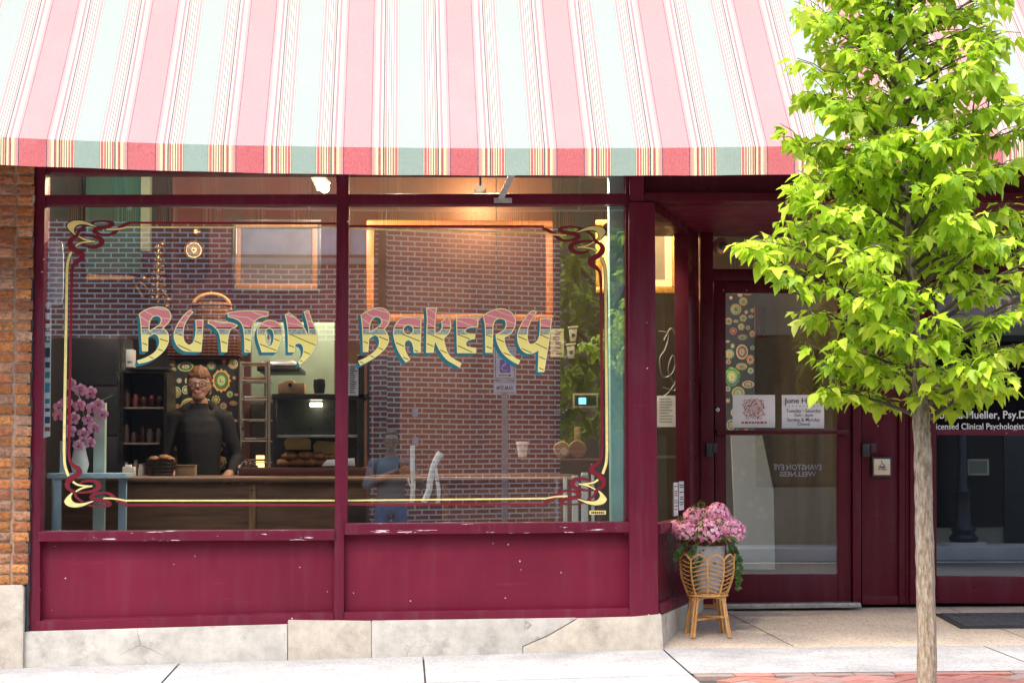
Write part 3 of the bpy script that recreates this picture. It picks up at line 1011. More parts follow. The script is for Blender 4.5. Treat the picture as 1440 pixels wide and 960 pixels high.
g.build('bracket', m_galv, awn, bevel=.002)

# ------------------------------------------------------------------ window panes and what is painted on them
GY = .042
def pane(name, pp, mat=m_glass):
    g = MB(); g.prismpx(pp, GY, GY + .006); return g.build(name, mat, shop)
tl = pane('transom_pane', [(62, 225), (474, 225), (474, 275), (62, 275)], m_tglass)
tr_ = pane('transom_pane', [(489, 225), (882, 225), (882, 273.5), (489, 274)], m_tglass)
gl1 = pane('display_window', [(61, 286.5), (475, 286.5), (472, 748), (54, 750)])
gl2 = pane('display_window', [(489, 286.5), (881.5, 286), (881, 736), (486, 738)])
m_gold = mk('gold_leaf_paint', (.90, .76, .27), .45, var=.12, vs=40)
m_pale = mk('pale_yellow_paint', (.82, .72, .33), .45, var=.08, vs=40)
m_red = mk('crimson_paint', (.20, .006, .018), .4, var=.15, vs=30)
m_blk = mk('outline_paint', (.012, .01, .012), .5)
m_dteal = mk('teal_paint', (.008, .165, .20), .45, var=.15, vs=30)
m_cream = mk('cream_line_paint', (.94, .86, .42), .8, var=.06, vs=40)
# the letters' faces: pink over a crimson rule, a slate band, then yellow, with drawn grain lines
def face_mat():
    t = NT('letter_face')
    co = t.coord()
    z = t.n('ShaderNodeSeparateXYZ', Vector=co).outputs[2]
    ky = (10.8 + GY) / F
    zz = lambda py: P(500, py, GY).z
    # grain lines
    wn = t.noise(3.5, 2)
    def lines(ax, freq, wdt, dist):
        mp = t.n('ShaderNodeMapping', Vector=co); mp.inputs['Rotation'].default_value = (0, R(ax), 0)
        q = t.n('ShaderNodeSeparateXYZ', Vector=mp.outputs[0]).outputs[2]
        q = t.math('ADD', t.math('MULTIPLY', q, freq), t.math('MULTIPLY', wn, dist))
        return t.math('LESS_THAN', t.math('FRACT', q), wdt)
    pk = t.mix(t.math('MULTIPLY', t.noise(18, 3), .6), (.78, .29, .30, 1), (.68, .22, .25, 1))
    pk = t.mix(lines(-18, 24, .11, 3.2), pk, (.85, .66, .45, 1))
    ye = t.mix(t.math('MULTIPLY', t.noise(18, 3), .5), (.95, .86, .26, 1), (.90, .76, .20, 1))
    ye = t.mix(lines(-22, 17, .075, .5), ye, (.07, .05, .03, 1))
    sl = t.mix(t.mapr(t.noise(90, 3), .4, .6), (.2, .3, .33, 1), (.46, .5, .42, 1))
    col = t.mix(t.math('GREATER_THAN', z, zz(470)), ye, sl)
    col = t.mix(t.math('GREATER_THAN', z, zz(463.2)), col, m_cream.node_tree.nodes[0].inputs[0].default_value if False else (.85, .74, .45, 1))
    col = t.mix(t.math('GREATER_THAN', z, zz(462.2)), col, (.10, .006, .012, 1))
    col = t.mix(t.math('GREATER_THAN', z, zz(460.4)), col, pk)
    return t.done(t.pbr(col, .85, 0, .08))
m_face = face_mat()
A_ = lambda pts, ox, oy, sc: [(ox + x / sc, oy + y / sc) for x, y in pts]
SA = 8.727
def LA(p): return A_(p, 180, 420, SA)
def LB(p): return A_(p, 310, 420, SA)
def LC(p): return A_(p, 490, 420, SA)
def LD(p): return A_(p, 630, 420, SA)
circ = lambda cx, cy, rx, ry, n=18: [(cx + rx * math.cos(2 * math.pi * k / n), cy + ry * math.sin(2 * math.pi * k / n)) for k in range(n)]
LET1 = [
    (LA([(135, 190), (200, 140), (300, 104), (420, 98), (490, 130), (525, 180), (528, 240), (500, 290), (460, 330), (428, 362), (462, 385), (492, 425), (500, 480), (490, 550), (460, 610), (400, 680), (310, 740), (220, 775), (135, 790), (116, 762), (200, 735), (290, 690), (350, 640), (385, 570), (390, 510), (370, 450), (330, 425), (290, 440), (245, 470), (240, 640), (178, 640), (168, 480), (160, 330), (150, 230)]),
     [LA([(262, 398), (256, 340), (270, 270), (300, 222), (350, 203), (400, 225), (412, 270), (390, 318), (330, 358)])]),
    (LA([(765, 138), (800, 165), (745, 220), (705, 290), (685, 350), (675, 420), (678, 490), (700, 540), (745, 570), (790, 555), (815, 510), (830, 450), (838, 380), (832, 262), (924, 258), (918, 350), (910, 500), (895, 647), (750, 645), (690, 640), (630, 600), (590, 550), (567, 490), (565, 430), (580, 370), (620, 290), (680, 210), (730, 160)]), []),
    (LA([(985, 262), (1080, 272), (1195, 285), (1285, 298), (1343, 325), (1325, 347), (1264, 368), (1240, 410), (1229, 470), (1220, 560), (1212, 650), (1150, 648), (1140, 520), (1120, 420), (1080, 360), (1030, 318), (985, 303)]), []),
    (LB([(92, 172), (170, 156), (300, 146), (440, 146), (587, 160), (582, 214), (500, 224), (440, 255), (405, 300), (390, 350), (380, 450), (365, 652), (300, 652), (298, 520), (290, 400), (275, 330), (240, 275), (180, 240), (96, 222)]), []),
    (LB([(600, 260), (680, 275), (735, 320), (762, 390), (752, 470), (725, 540), (690, 652), (510, 652), (480, 560), (455, 480), (451, 400), (475, 330), (530, 280)]),
     [LB([(600, 358), (635, 375), (658, 430), (655, 500), (640, 560), (605, 590), (565, 565), (545, 500), (545, 430), (560, 380)])]),
    (LB([(793, 195), (845, 176), (920, 230), (990, 300), (1040, 380), (1083, 468), (1087, 400), (1070, 310), (1045, 220), (1028, 160), (1058, 146), (1086, 150), (1095, 190), (1130, 290), (1165, 370), (1192, 470), (1182, 560), (1140, 640), (1070, 730), (975, 808), (956, 775), (1010, 700), (1025, 620), (1005, 560), (960, 540), (915, 560), (912, 652), (833, 652), (833, 520), (828, 380), (813, 270)]), []),
]
LET2 = [
    (LC([(153, 200), (230, 150), (330, 112), (430, 112), (495, 165), (514, 220), (500, 290), (470, 340), (432, 374), (465, 410), (494, 470), (492, 540), (440, 622), (360, 692), (260, 757), (148, 812), (126, 765), (210, 730), (300, 670), (360, 610), (385, 540), (370, 465), (330, 440), (290, 460), (250, 490), (240, 648), (183, 648), (178, 480), (172, 350), (160, 240)]),
     [LC([(260, 408), (258, 350), (267, 300), (290, 245), (340, 215), (395, 235), (412, 285), (385, 330), (330, 372)])]),
    (LC([(892, 220), (890, 330), (885, 450), (880, 657), (806, 657), (800, 590), (780, 525), (735, 500), (692, 525), (686, 590), (702, 660), (754, 742), (705, 777), (640, 690), (590, 590), (560, 480), (550, 410), (563, 340), (600, 280), (650, 237), (725, 220)]),
     [LC(circ(735, 380, 62, 60))]),
    (LC([(958, 113), (1084, 113), (1070, 200), (1063, 300), (1060, 432), (1110, 410), (1148, 370), (1152, 320), (1138, 285), (1180, 250), (1222, 218), (1257, 290), (1257, 370), (1220, 440), (1168, 482), (1180, 560), (1222, 690), (1302, 750), (1382, 790), (1364, 837), (1282, 790), (1200, 742), (1120, 632), (1085, 560), (1070, 518), (1052, 550), (1040, 657), (958, 657), (961, 400), (968, 250)]), []),
    (LD([(103, 233), (370, 230), (364, 347), (280, 347), (225, 365), (203, 398), (230, 430), (332, 435), (327, 490), (255, 500), (213, 540), (228, 585), (290, 602), (342, 605), (337, 662), (116, 662), (110, 450)]), []),
    (LD([(428, 210), (500, 160), (600, 124), (680, 121), (770, 158), (822, 220), (832, 290), (812, 370), (762, 440), (690, 472), (692, 540), (732, 640), (802, 720), (882, 757), (860, 800), (780, 760), (680, 680), (620, 580), (595, 500), (588, 440), (650, 412), (700, 370), (718, 310), (700, 257), (640, 237), (580, 257), (555, 310), (550, 400), (542, 657), (463, 657), (460, 400), (455, 300)]), []),
    (LD([(1045, 143), (1087, 160), (1040, 230), (1002, 300), (977, 370), (970, 450), (977, 520), (1002, 556), (1040, 560), (1088, 530), (1118, 480), (1130, 400), (1133, 243), (1272, 238), (1257, 380), (1242, 500), (1217, 650), (1192, 800), (1177, 892), (1108, 892), (1113, 720), (1113, 622), (1070, 657), (1000, 677), (930, 652), (878, 590), (853, 510), (853, 430), (888, 330), (948, 230), (1010, 160)]), []),
]
def world(loop, dx=0., dy=0.):
    return [(lambda p: (p.x, p.z))(P(x + dx, y + dy, GY)) for x, y in loop]
def letter(parent, outer, holes):
    outer = chaikin(outer); holes = [chaikin(h) for h in holes]
    g = MB()
    pxs = (10.8 + GY) / F
    Y = GY - .0004
    for k in range(6):
        q = k / 5
        g.flat([world(outer, -4.2 * q, 4.8 * q)] + [world(h, -4.2 * q, 4.8 * q) for h in holes], Y - k * .00004, 0)
    for l in [outer] + holes:
        g.ribbon(world(l), 1.05 * pxs, Y - .0005, 1)
    g.flat([world(outer)] + [world(h) for h in holes], Y - .0008, 2)
    for l in [outer] + holes:
        g.ribbon(world(l), .68 * pxs, Y - .0012, 3)
    return g.build('painted_letter', [m_dteal, m_blk, m_face, m_cream], parent, recalc=False)
for o_, h_ in LET1: letter(gl1, o_, h_)
for o_, h_ in LET2: letter(gl2, o_, h_)

# painted border with its knotted corners
def TLc(pts): return A_(pts, 80, 300, 10.67)
CRES = TLc([(620, 205), (560, 210), (480, 185), (400, 172), (330, 175), (285, 200), (262, 240), (265, 280), (292, 312), (275, 340), (220, 300), (165, 240), (143, 195), (165, 145), (220, 110), (300, 98), (390, 105), (470, 130), (540, 165), (600, 190)])
STROKES = [  # (colour, points, half widths px)
    (0, TLc([(325, 343), (400, 385), (480, 412), (575, 426)]), [1.0, 1.1, 1.3, 1.0]),
    (0, TLc([(282, 492), (345, 450), (430, 432), (520, 428)]), [1.5, 1.3, 1.1, .8]),
    (1, TLc([(1100, 140), (1000, 180), (920, 235), (860, 290), (780, 322), (680, 320), (600, 298), (560, 262), (610, 228), (700, 212), (790, 192), (838, 160), (800, 132), (700, 118), (600, 124), (500, 152), (420, 195), (350, 245), (318, 300), (300, 345)]),
     [1.8, 2.2, 2.4, 2.4, 1.5, 1.4, 2.4, 2.9, 2.9, 2.6, 2.6, 2.6, 1.7, 1.1, 1.1, 1.5, 1.5, 1.7, 1.9, 1.9]),
    (1, TLc([(270, 365), (370, 332), (500, 336), (620, 365), (676, 420), (640, 480), (540, 505), (440, 490), (385, 465)]), [1.2, 1.3, 1.7, 2.8, 3.6, 3.0, 2.2, 1.5, .8]),
    (1, TLc([(325, 345), (255, 360), (205, 410), (205, 480), (260, 545), (340, 590), (380, 630), (365, 680), (300, 725), (250, 780), (228, 850), (222, 980)]), [1.6, 2.2, 3.3, 4.2, 3.8, 3.8, 4.0, 3.6, 2.8, 2.0, 1.9, 1.9]),
]
YV = TLc([(215, 578), (178, 680), (158, 780), (150, 960)])
YT = TLc([(740, 242), (850, 241), (960, 230), (1067, 208)])
def border(parent, px0, px1, corner, dark):
    """corner 'L' or 'R': both knots on that side and the lines running from them"""
    g = MB(); pxs = (10.8 + GY) / F
    Yy, Yr, Yb = GY - .0009, GY - .0004, GY - .00025
    mats = [m_gold, m_red, m_blk]
    def tf(p, which):
        x, y = p
        if which == 'TL': return (x, y)
        if which == 'BL': return (x - 4, 1022.9 - y)
        if which == 'TR': return (945.9 - x, y + 8)
        return (947.6 - x, 1020 - y)
    top, bot = ('TL', 'BL') if corner == 'L' else ('TR', 'BR')
    for which in (top, bot):
        g.flat([world(chaikin([tf(p, which) for p in CRES]))], Yy, 0)
        g.ribbon(world(chaikin([tf(p, which) for p in CRES])), .7 * pxs, Yy - .0003, 2)
        for n_, (c, pts, ws) in enumerate(STROKES):
            q = catmull([tf(p, which) + (w,) for p, w in zip(pts, ws)], 6)
            yy = (Yy if c == 0 else Yr) - n_ * .00003
            l = world([(a, b) for a, b, w in q])
            g.ribbon(l, [w * pxs * (.86 if c else 1) for a, b, w in q], yy, c, closed=False)
            if c == 0: g.ribbon(l, [(w + .8) * pxs for a, b, w in q], yy + .0002, 2, closed=False)
            else: g.ribbon(l, [(w * .86 + .5) * pxs for a, b, w in q], yy + .0003, 2, closed=False)
        yt = catmull([tf(p, which) for p in YT], 5)
        endx = px1 if corner == 'L' else px0
        if which in ('TL',): yt += [(endx, 320.0)]; rl = [tf((181, 313.2), which), (endx, 314.5)]
        elif which == 'BL': yt += [(endx, 703.3)]; rl = [tf((181, 313.2), which), (endx, 709.5)]
        elif which == 'TR': yt += [(endx, 321.8)]; rl = [tf((181, 310.4), which), (endx, 318)]
        else: yt += [(endx, 703.3)]; rl = [tf((181, 311.5), which), (endx, 708.8)]
        g.ribbon(world(yt), [1.1 * pxs] * len(yt), Yy, 0, closed=False)
        g.ribbon(world(rl), 1.55 * pxs, Yr - .00035, 1, closed=False)
    v1 = [tf(p, top) for p in catmull(YV, 5)]; v2 = [tf(p, bot) for p in catmull(YV, 5)]
    q = v1 + v2[::-1]
    g.ribbon(world(q), 1.9 * pxs, Yy, 0, closed=False)
    g.ribbon(world(q), 2.7 * pxs, Yy + .0003, 2, closed=False)
    r1 = tf((100.8, 391), top); r2 = tf((100.8, 391), bot)
    g.ribbon(world([r1, r2]), 1.9 * pxs, Yr - .00036, 1, closed=False)
    return g.build('painted_border', mats, parent, recalc=False)
border(gl1, 0, 473, 'L', False)
border(gl2, 489, 0, 'R', True)
# strip of stickers down the left edge, and the painter's little plate at lower right
g = MB(); sk = [mk('sticker_white', (.85, .88, .88), .5), mk('sticker_red', (.35, .06, .06), .5), mk('sticker_green', (.1, .25, .2), .5), mk('sticker_navy', (.05, .09, .2), .5), mk('sticker_blue', (.06, .3, .45), .5)]
g.prismpx([(62.5, 427), (69, 423), (72.5, 430), (70.5, 613), (60.5, 616)], GY + .0085, GY + .0095, 0)
y = 433
cols = [1, 1, 2, 2, 3, 3, 3, 4, 4, 3, 3]
k = 0
while y < 606:
    h = rnd.uniform(5, 14); g.prismpx([(63.2, y), (70.3, y), (70, y + h), (63, y + h)], GY + .0075, GY + .008, cols[k % len(cols)] if not 515 < y < 535 else 4); y += h + rnd.uniform(5, 9); k += 1
g.build('sticker_strip', sk, gl1)
g = MB()
g.prismpx([(829, 717.5), (852, 717.5), (852, 723), (829, 723)], GY - .0008, GY - .0004, 0)
x = 831
while x < 849:
    w = rnd.uniform(1.2, 2.6); g.prismpx([(x, 718.6), (x + w, 718.6), (x + w, 722), (x, 722)], GY - .0012, GY - .0009, 1); x += w + .8
g.build('painter_plate', [m_gold, m_blk], gl2)
# ------------------------------------------------------------------ the bakery room behind the glass
room = thing('bakery_room', 'dim bakery room with plum, teal and tan walls behind the display windows', 'room', (0, 3, .06))
def rpart(name, x0, x1, y0, y1, z0, z1, mat):
    g = MB(); g.box(x0, x1, y0, y1, z0, z1); return g.build(name, mat, room)
m_plum = mk('plum_wall', (.15, .07, .068), .8, var=.15, vs=3)
m_olive = mk('olive_brown_wall', (.045, .036, .024), .8, var=.15, vs=3)
m_tan = mk('tan_wall', (.12, .058, .036), .7, var=.15, vs=2)
m_dark = mk('charcoal_wall', (.022, .022, .027), .8)
m_tealw = mk('teal_wall', (.02, .13, .11), .7, var=.25, vs=2)
m_pgreen = mk('pale_green', (.36, .44, .33), .7, var=.08)
BY = 5.0
X = lambda px, Y: P(px, 600, Y).x
Z = lambda py, Y: P(600, py, Y).z
m_floor = wood('floor_boards', (.12, .07, .045), .5)
rpart('floor', -2.62, 1.3, .16, 1.6, .02, .06, m_floor)
rpart('floor', -2.62, 2.9, 1.6, 6.4, .02, .06, m_floor)
rpart('ceiling', -2.62, 2.9, .2, 6.4, 3.7, 3.75, mk('room_ceiling', (.22, .15, .12), .8))
rpart('left_wall', -2.7, -2.62, .2, 6.4, .02, 3.75, m_dark)
rpart('right_wall', 2.9, 2.98, DY + .08, 6.4, .02, 3.75, m_olive)
rpart('back_wall', -2.62, X(240, BY), BY, BY + .1, .06, 3.7, m_dark)
rpart('back_wall', X(240, BY), X(352, BY), BY, BY + .1, .06, 3.7, m_plum)
rpart('back_wall', X(352, BY), X(470, BY), BY, BY + .1, Z(452, BY), 3.7, m_plum)
rpart('back_wall', X(470, BY), X(778, BY), BY, BY + .1, .06, 3.7, m_tan)
rpart('back_wall', X(778, BY), 2.9, BY, BY + .1, .06, 3.7, m_olive)
rpart('kitchen_wall', X(340, 6.2), X(480, 6.2), 6.2, 6.25, .06, 3.7, m_pgreen)
rpart('wall_over_entry', 1.3, 2.98, .3, .36, SOF + .05, 3.75, m_tan)
rpart('teal_section', X(118, BY - .1), X(196, BY - .1), BY - .12, BY - .01, Z(386, BY), 3.7, m_tealw)
rpart('pale_post', X(196, BY - .1), X(209, BY - .1), BY - .14, BY - .01, Z(357, BY), 3.7, m_pgreen)
rpart('blocking_wall', 2.98, 7.4, DY + 2.4, DY + 2.5, .05, 3.75, mk('office_back', (.05, .05, .055), .8))
rpart('office_side', 7.4, 7.5, DY + .05, DY + 2.5, .05, 3.75, m_dark)
rpart('office_floor', 2.98, 7.4, DY + .1, DY + 2.4, .05, .1, m_dark)
rpart('office_ceiling', 2.98, 7.4, DY + .1, DY + 2.4, 2.75, 2.8, m_dark)
rpart('upper_closure', 1.3, 7.5, .2, DY + .3, 3.0, 3.05, m_dark)
rpart('upper_closure', 1.9, 7.5, DY + .1, DY + .16, SOF + .02, 3.75, m_dark)

m_walnut = wood('walnut', (.27, .145, .08), .4)
m_oak = wood('oak', (.42, .24, .11), .45, axis=2)
m_redwood = wood('red_wood', (.16, .05, .035), .4)
cnt = thing('serving_counter', 'long brown wooden counter with a rounded top behind both display windows', 'counter', (-.5, .8, .06))
CY = .7
g = MB(); g.rectpx(86, 679, 812, 760, CY, .04); g.build('front_panel', m_walnut, cnt)
a = P(86, 674, CY - .03); b = P(812, 674, CY - .03)
g = MB(); g.box(a.x, b.x, CY - .04, CY + .55, a.z - .012, a.z + .018); g.tube([(a.x, CY - .04, a.z), (b.x, CY - .04, b.z)], .02, 10)
g.build('top', m_walnut, cnt, smooth=40)
g = MB(); g.rectpx(87, 760, 811, 860, CY + .02, .3); g.build('base', m_walnut, cnt)
for px in (350, 622):
    g = MB(); g.rectpx(px, 680, px + 9, 760, CY - .015, .014); g.lathe([(.0, -.004), (.006, -.003), (.006, 0)], (P(px + 4.5, 690, CY).x, CY - .015, P(0, 690, CY).z), 10, 1, 'Y')
    g.build('pale_batten', [m_oak, m_black], cnt)
tag(None or (lambda g: (g.rectpx(489, 707.5, 622, 748, .25, .3), g.build('low_bench', mk('dark_stained_wood', (.05, .03, .022), .5), bevel=.006))[1])(MB()), 'low dark wooden bench in the right window with birch branches on it', 'bench')

# birch branches
m_birch = None
t = NT('birch_bark')
mp = t.n('ShaderNodeMapping', Vector=t.coord()); mp.inputs['Scale'].default_value = (6, 6, 22)
bn = t.noise(3, 4, .6, mp.outputs[0])
m_birch = t.done(t.pbr(t.mix(t.mapr(bn, .6, .68), (.88, .87, .83, 1), (.06, .05, .045, 1)), .7))
def pxl(pts, Y): return [P(x, y, Y) for x, y in pts]
g = MB(); YB = .34
g.tube(catmull(pxl([(596, 706), (603, 690), (606, 670), (611, 652), (620, 636)], YB), 5), [.019] * 16 + [.021] * 5, 10)
g.tube(catmull(pxl([(612, 656), (614, 672), (617, 690), (616, 707)], YB), 5), .011, 8)
tag(g.build('birch_branch', m_birch, smooth=60), 'forked white birch branch leaning on the low bench in the right window', 'branch')
g = MB(); g.tube(catmull(pxl([(579, 706), (581, 680), (580, 655), (580, 626)], YB + .1), 5), .014, 10)
g.tube(catmull(pxl([(581, 690), (576, 680), (574, 672)], YB + .1), 4), .005, 6)
tag(g.build('birch_branch', m_birch, smooth=60), 'straight white birch branch standing on the low bench left of the forked one', 'branch')

g = MB(); g.rectpx(525, 500, 562, 700, 1.6, .4); g.rectpx(527.5, 504, 559.5, 600, 1.588, .011); g.rectpx(527.5, 603, 559.5, 698, 1.588, .011)
tag(g.build('dark_locker', mk('dark_locker_paint', (.014, .013, .014), .5), bevel=.004), 'narrow dark two door locker behind the counter right of the mullion', 'locker')
# framed pictures hung on cables
def frame_thing(label, px0, py0, px1, py1, Y, w, fm, im, inner=None, cables=(), cat='picture frame', ctop=215):
    o = thing('picture_frame', label, cat, tuple(P((px0 + px1) / 2, py1, Y)))
    a = P(px0, py1, Y); b = P(px1, py0, Y)
    k = (Y + 10.8) / F * w
    g = MB()
    for x0, x1, z0, z1 in ((a.x, b.x, b.z - k, b.z), (a.x, b.x, a.z, a.z + k), (a.x, a.x + k, a.z + k + .001, b.z - k - .001), (b.x - k, b.x, a.z + k + .001, b.z - k - .001)):
        g.box(x0, x1, Y, Y + .04, z0, z1)
    g.build('frame', fm, o, bevel=k * .25)
    if inner:
        im2, w2 = inner; k2 = (Y + 10.8) / F * w2; g = MB()
        q = k + .001
        for x0, x1, z0, z1 in ((a.x + q, b.x - q, b.z - k - k2, b.z - q), (a.x + q, b.x - q, a.z + q, a.z + k + k2), (a.x + q, a.x + k + k2, a.z + k + k2 + .001, b.z - k - k2 - .001), (b.x - k - k2, b.x - q, a.z + k + k2 + .001, b.z - k - k2 - .001)):
            g.box(x0, x1, Y + .012, Y + .03, z0, z1)
        g.build('inner_frame', im2, o, bevel=.003)
    if im:
        g = MB(); g.box(a.x + k * .5, b.x - k * .5, Y + .031, Y + .036, a.z + k * .5, b.z - k * .5); g.build('picture', im, o)
    for c in cables:
        g = MB(); c0 = P(c, (py0 + py1) / 2, Y + .05); g.tube([(c0.x, Y + .05, a.z), (c0.x, Y + .05, 3.7)], .004, 6); g.build('cable', m_black, o)
    return o
m_gilt = mk('gilt', (.55, .31, .07), .35, .6, var=.3, vs=40, bump=.5, bs=120)
m_orange = mk('orange_oak', (.38, .13, .022), .45, var=.15, vs=8)
m_dpic = mk('dark_canvas', (.05, .035, .035), .6)
frame_thing('dark framed picture with a brown inner border hung behind the left window', 325, 308, 452, 411, 3.6, 5, m_black, m_dpic, (mk('brown_inner_frame', (.2, .085, .03), .5), 8), (433, 440))
frame_thing('large empty orange wooden frame hung on cables behind the right window', 515, 310, 778, 452, 3.4, 11, m_orange, None, None, (544, 698))
frame_thing('ornate gilt frame with a cream mount hung near the pillar', 838, 309, 954, 412, 2.7, 9, m_gilt, mk('picture_sheet', (.16, .14, .10), .6), (mk('cream_mount', (.75, .58, .33), .6), 10), (862,))

# pieces on the left
g = MB()
pts = chaikin([(62, 338), (84, 338), (89, 343), (89, 424), (84, 430), (62, 430)], 2, 100)
g.prismpx(pts, .12, .14); tag(g.build('hanging_panel', mk('grey_acrylic', (.62, .70, .76), .35), bevel=.002), 'rounded blank grey panel at the upper left corner of the left window', 'panel')
cab = thing('black_cabinet', 'tall black cabinet standing at the left behind the orchid', 'cabinet', tuple(P(135, 700, 1.9)))
g = MB(); g.rectpx(98, 470, 168, 760, 1.9, .6); g.build('body', mk('black_lacquer', (.012, .013, .016), .3), cab, bevel=.01)
for k in range(3):
    g = MB(); g.rectpx(101, 474 + k * 70, 165, 541 + k * 70, 1.885, .014); g.build('drawer', mk('black_front', (.016, .017, .022), .35), cab, bevel=.004)
fr = thing('display_fridge', 'black glass fronted display fridge with shelves of jars', 'display fridge', tuple(P(200, 700, 2.0)))
g = MB()
g.rectpx(168, 520, 172, 760, 2.0, .5); g.rectpx(230, 520, 234, 760, 2.0, .5); g.rectpx(172.2, 520, 229.8, 524, 2.0, .5); g.rectpx(172.2, 524, 229.8, 760, 2.45, .05)
g.build('cabinet', m_black, fr)
for py in (572, 622, 668):
    g = MB(); g.rectpx(172.5, py, 229.5, py + 2.5, 2.05, .38); g.build('shelf', m_steel, fr)
    for k in range(5):
        x = 178 + k * 11 + rnd.uniform(-2, 2); h = rnd.uniform(14, 26)
        g = MB(); a = P(x, py, 2.12); kk = (12.92) / F
        g.lathe([(0, 0), (4.2 * kk, 0), (4.4 * kk, .7 * h * kk), (3 * kk, .85 * h * kk), (3 * kk, h * kk), (0, h * kk)], (a.x, 2.15, a.z + .001), 12)
        g.build('jar', rnd.choice([mk('jar_red', (.22, .05, .03), .3), mk('jar_cream', (.5, .45, .38), .4), mk('jar_brown', (.1, .05, .03), .3)]), fr, smooth=40)
g = MB(); g.rectpx(177, 491, 187.5, 516, 1.6, .12); g.rectpx(178.5, 493, 186, 508, 1.59, .008); 
tag(g.build('paper_dispenser', mk('white_plastic', (.6, .6, .6), .4), bevel=.004), 'small white box dispenser beside the black cabinet top', 'dispenser')
g = MB(); g.rectpx(176, 516.5, 236, 519.5, 1.55, .4); tag(g.build('wall_shelf', m_black, bevel=.003), 'thin black shelf carrying the small white dispenser', 'shelf')
# brass things on the dark wall
m_brass = mk('brass', (.6, .42, .2), .3, .9, var=.25, vs=30)
br = thing('brass_ornament', 'tall beaded brass ornament of tiered rings on the dark wall', 'ornament', tuple(P(222, 425, 4.6)))
c = P(222, 425, 4.6); kk = 15.4 / F
g = MB(); g.tube([(c.x, 4.6, c.z), (c.x, 4.6, c.z + 80 * kk)], .018, 8)
for k in range(9):
    z = c.z + (4 + k * 8.8) * kk; r = (11 - k * .9) * kk
    ring = [(c.x + r * math.cos(q * math.pi / 8), 4.6 + r * math.sin(q * math.pi / 8), z) for q in range(16)]
    g.tube(ring, .006, 6, 0, True)
    for q in range(0, 16, 2): g.ball((ring[q][0], ring[q][1], z + .015), .015, mat=0, u=8, v=6)
g.tube(catmull([c + Vector(v) * kk for v in ((0, 0, 30), (-8, 0, 36), (-14, 0, 30), (-20, 0, 34))], 5), .01, 6)
g.tube(catmull([c + Vector(v) * kk for v in ((0, 0, 18), (8, 0, 14), (14, 0, 4), (12, 0, -6))], 5), .01, 6)
for v in ((-20, 0, 34), (14, 0, 4), (12, 0, -6), (5, 0, 82)): g.ball(c + Vector(v) * kk, .028, mat=0, u=10, v=8)
g.build('stem_and_rings', m_brass, br, smooth=50)
g = MB(); a = P(195, 418, 4.6)
g.tube([P(190, 402, 4.6), P(202, 418, 4.6), P(207, 405, 4.6), P(196, 396, 4.6)], .012, 6, 0, True); g.build('square_link', m_brass, br, smooth=50)
cl = thing('wall_clock', 'round brass wall clock with a small round boss above and a drop below', 'clock', tuple(P(273, 372, 4.85)))
c = P(273, 352, 4.85); kk = 15.65 / F
g = MB(); g.prismpx([(252, 318), (292, 318), (292, 378), (284, 392), (262, 392), (252, 380)], 4.87, 4.95); g.build('backboard', m_dark, cl)
g = MB(); g.lathe([(0, -.02), (11 * kk, -.02), (13 * kk, -.045), (14.5 * kk, -.03), (14.5 * kk, 0)], c, 32, 0, 'Y'); g.build('case', m_brass, cl, smooth=40)
g = MB(); g.lathe([(0, -.025), (9.5 * kk, -.025), (9.5 * kk, -.021)], c, 28, 0, 'Y'); g.lathe([(0, -.03), (4 * kk, -.03), (4 * kk, -.0255)], c, 20, 1, 'Y'); g.lathe([(0, -.034), (1.5 * kk, -.034), (1.5 * kk, -.0305)], c, 12, 2, 'Y')
g.build('dial', [mk('cream_dial', (.5, .42, .3), .5), m_brass, m_black], cl)
c2 = P(276, 326, 4.85); g = MB(); g.lathe([(0, -.03), (3 * kk, -.03), (5.5 * kk, -.015), (5.5 * kk, 0)], c2, 20, 0, 'Y'); g.build('boss', m_brass, cl, smooth=40)
c3 = P(275, 371, 4.85); g = MB(); g.lathe([(0, -4 * kk), (2.2 * kk, 0), (3.2 * kk, 3 * kk), (0, 4 * kk)], (c3.x, 4.84, c3.z), 12); g.build('drop', m_brass, cl, smooth=50)
g = MB(); g.prismpx([(120, 390), (124, 384), (132, 386), (180, 387), (190, 389), (184, 393.5), (124, 394)], 4.5, 4.58); tag(g.build('wooden_paddle', m_oak, bevel=.004), 'flat pale wooden paddle hung level on the dark wall', 'paddle')

# basket on a wicker chest
def wicker(name, col):
    t = NT(name); co = t.coord()
    s1 = t.n('ShaderNodeTexWave', Vector=co, Scale=14.0, Distortion=2.5, _bands_direction='Z'); s1.inputs['Detail'].default_value = 2
    s2 = t.n('ShaderNodeTexWave', Vector=co, Scale=9.0, Distortion=1.5, _bands_direction='X')
    f = t.math('MULTIPLY', s1.outputs['Fac'], t.math('MULTIPLY_ADD', s2.outputs['Fac'], .6, .4))
    c = Vector(col)
    return t.done(t.pbr(t.mix(f, (*(c * .25), 1), (*(c * 1.3), 1)), .6, 0, .4, t.bump(f, .7, .008)))
m_wick = wicker('wicker', (.33, .13, .045)); m_wickd = wicker('dark_wicker', (.15, .045, .022))
BYK = 2.55
ch = thing('wicker_chest', 'dark red brown wicker chest under the handled basket', 'chest', tuple(P(285, 503, BYK)))
g = MB(); g.prismpx([(237, 468), (333, 468), (336, 500), (234, 500)], BYK, BYK + .35); g.build('body', m_wickd, ch, bevel=.015)
g = MB(); g.prismpx([(240, 460), (330, 460), (334, 467.5), (236, 467.5)], BYK - .005, BYK + .355); g.build('lid', m_wickd, ch, bevel=.012)
c = P(297, 460, BYK + .17); kk = 13.5 / F
bk = thing('handled_basket', 'round orange wicker basket with an arched handle on the dark chest', 'basket', tuple(c))
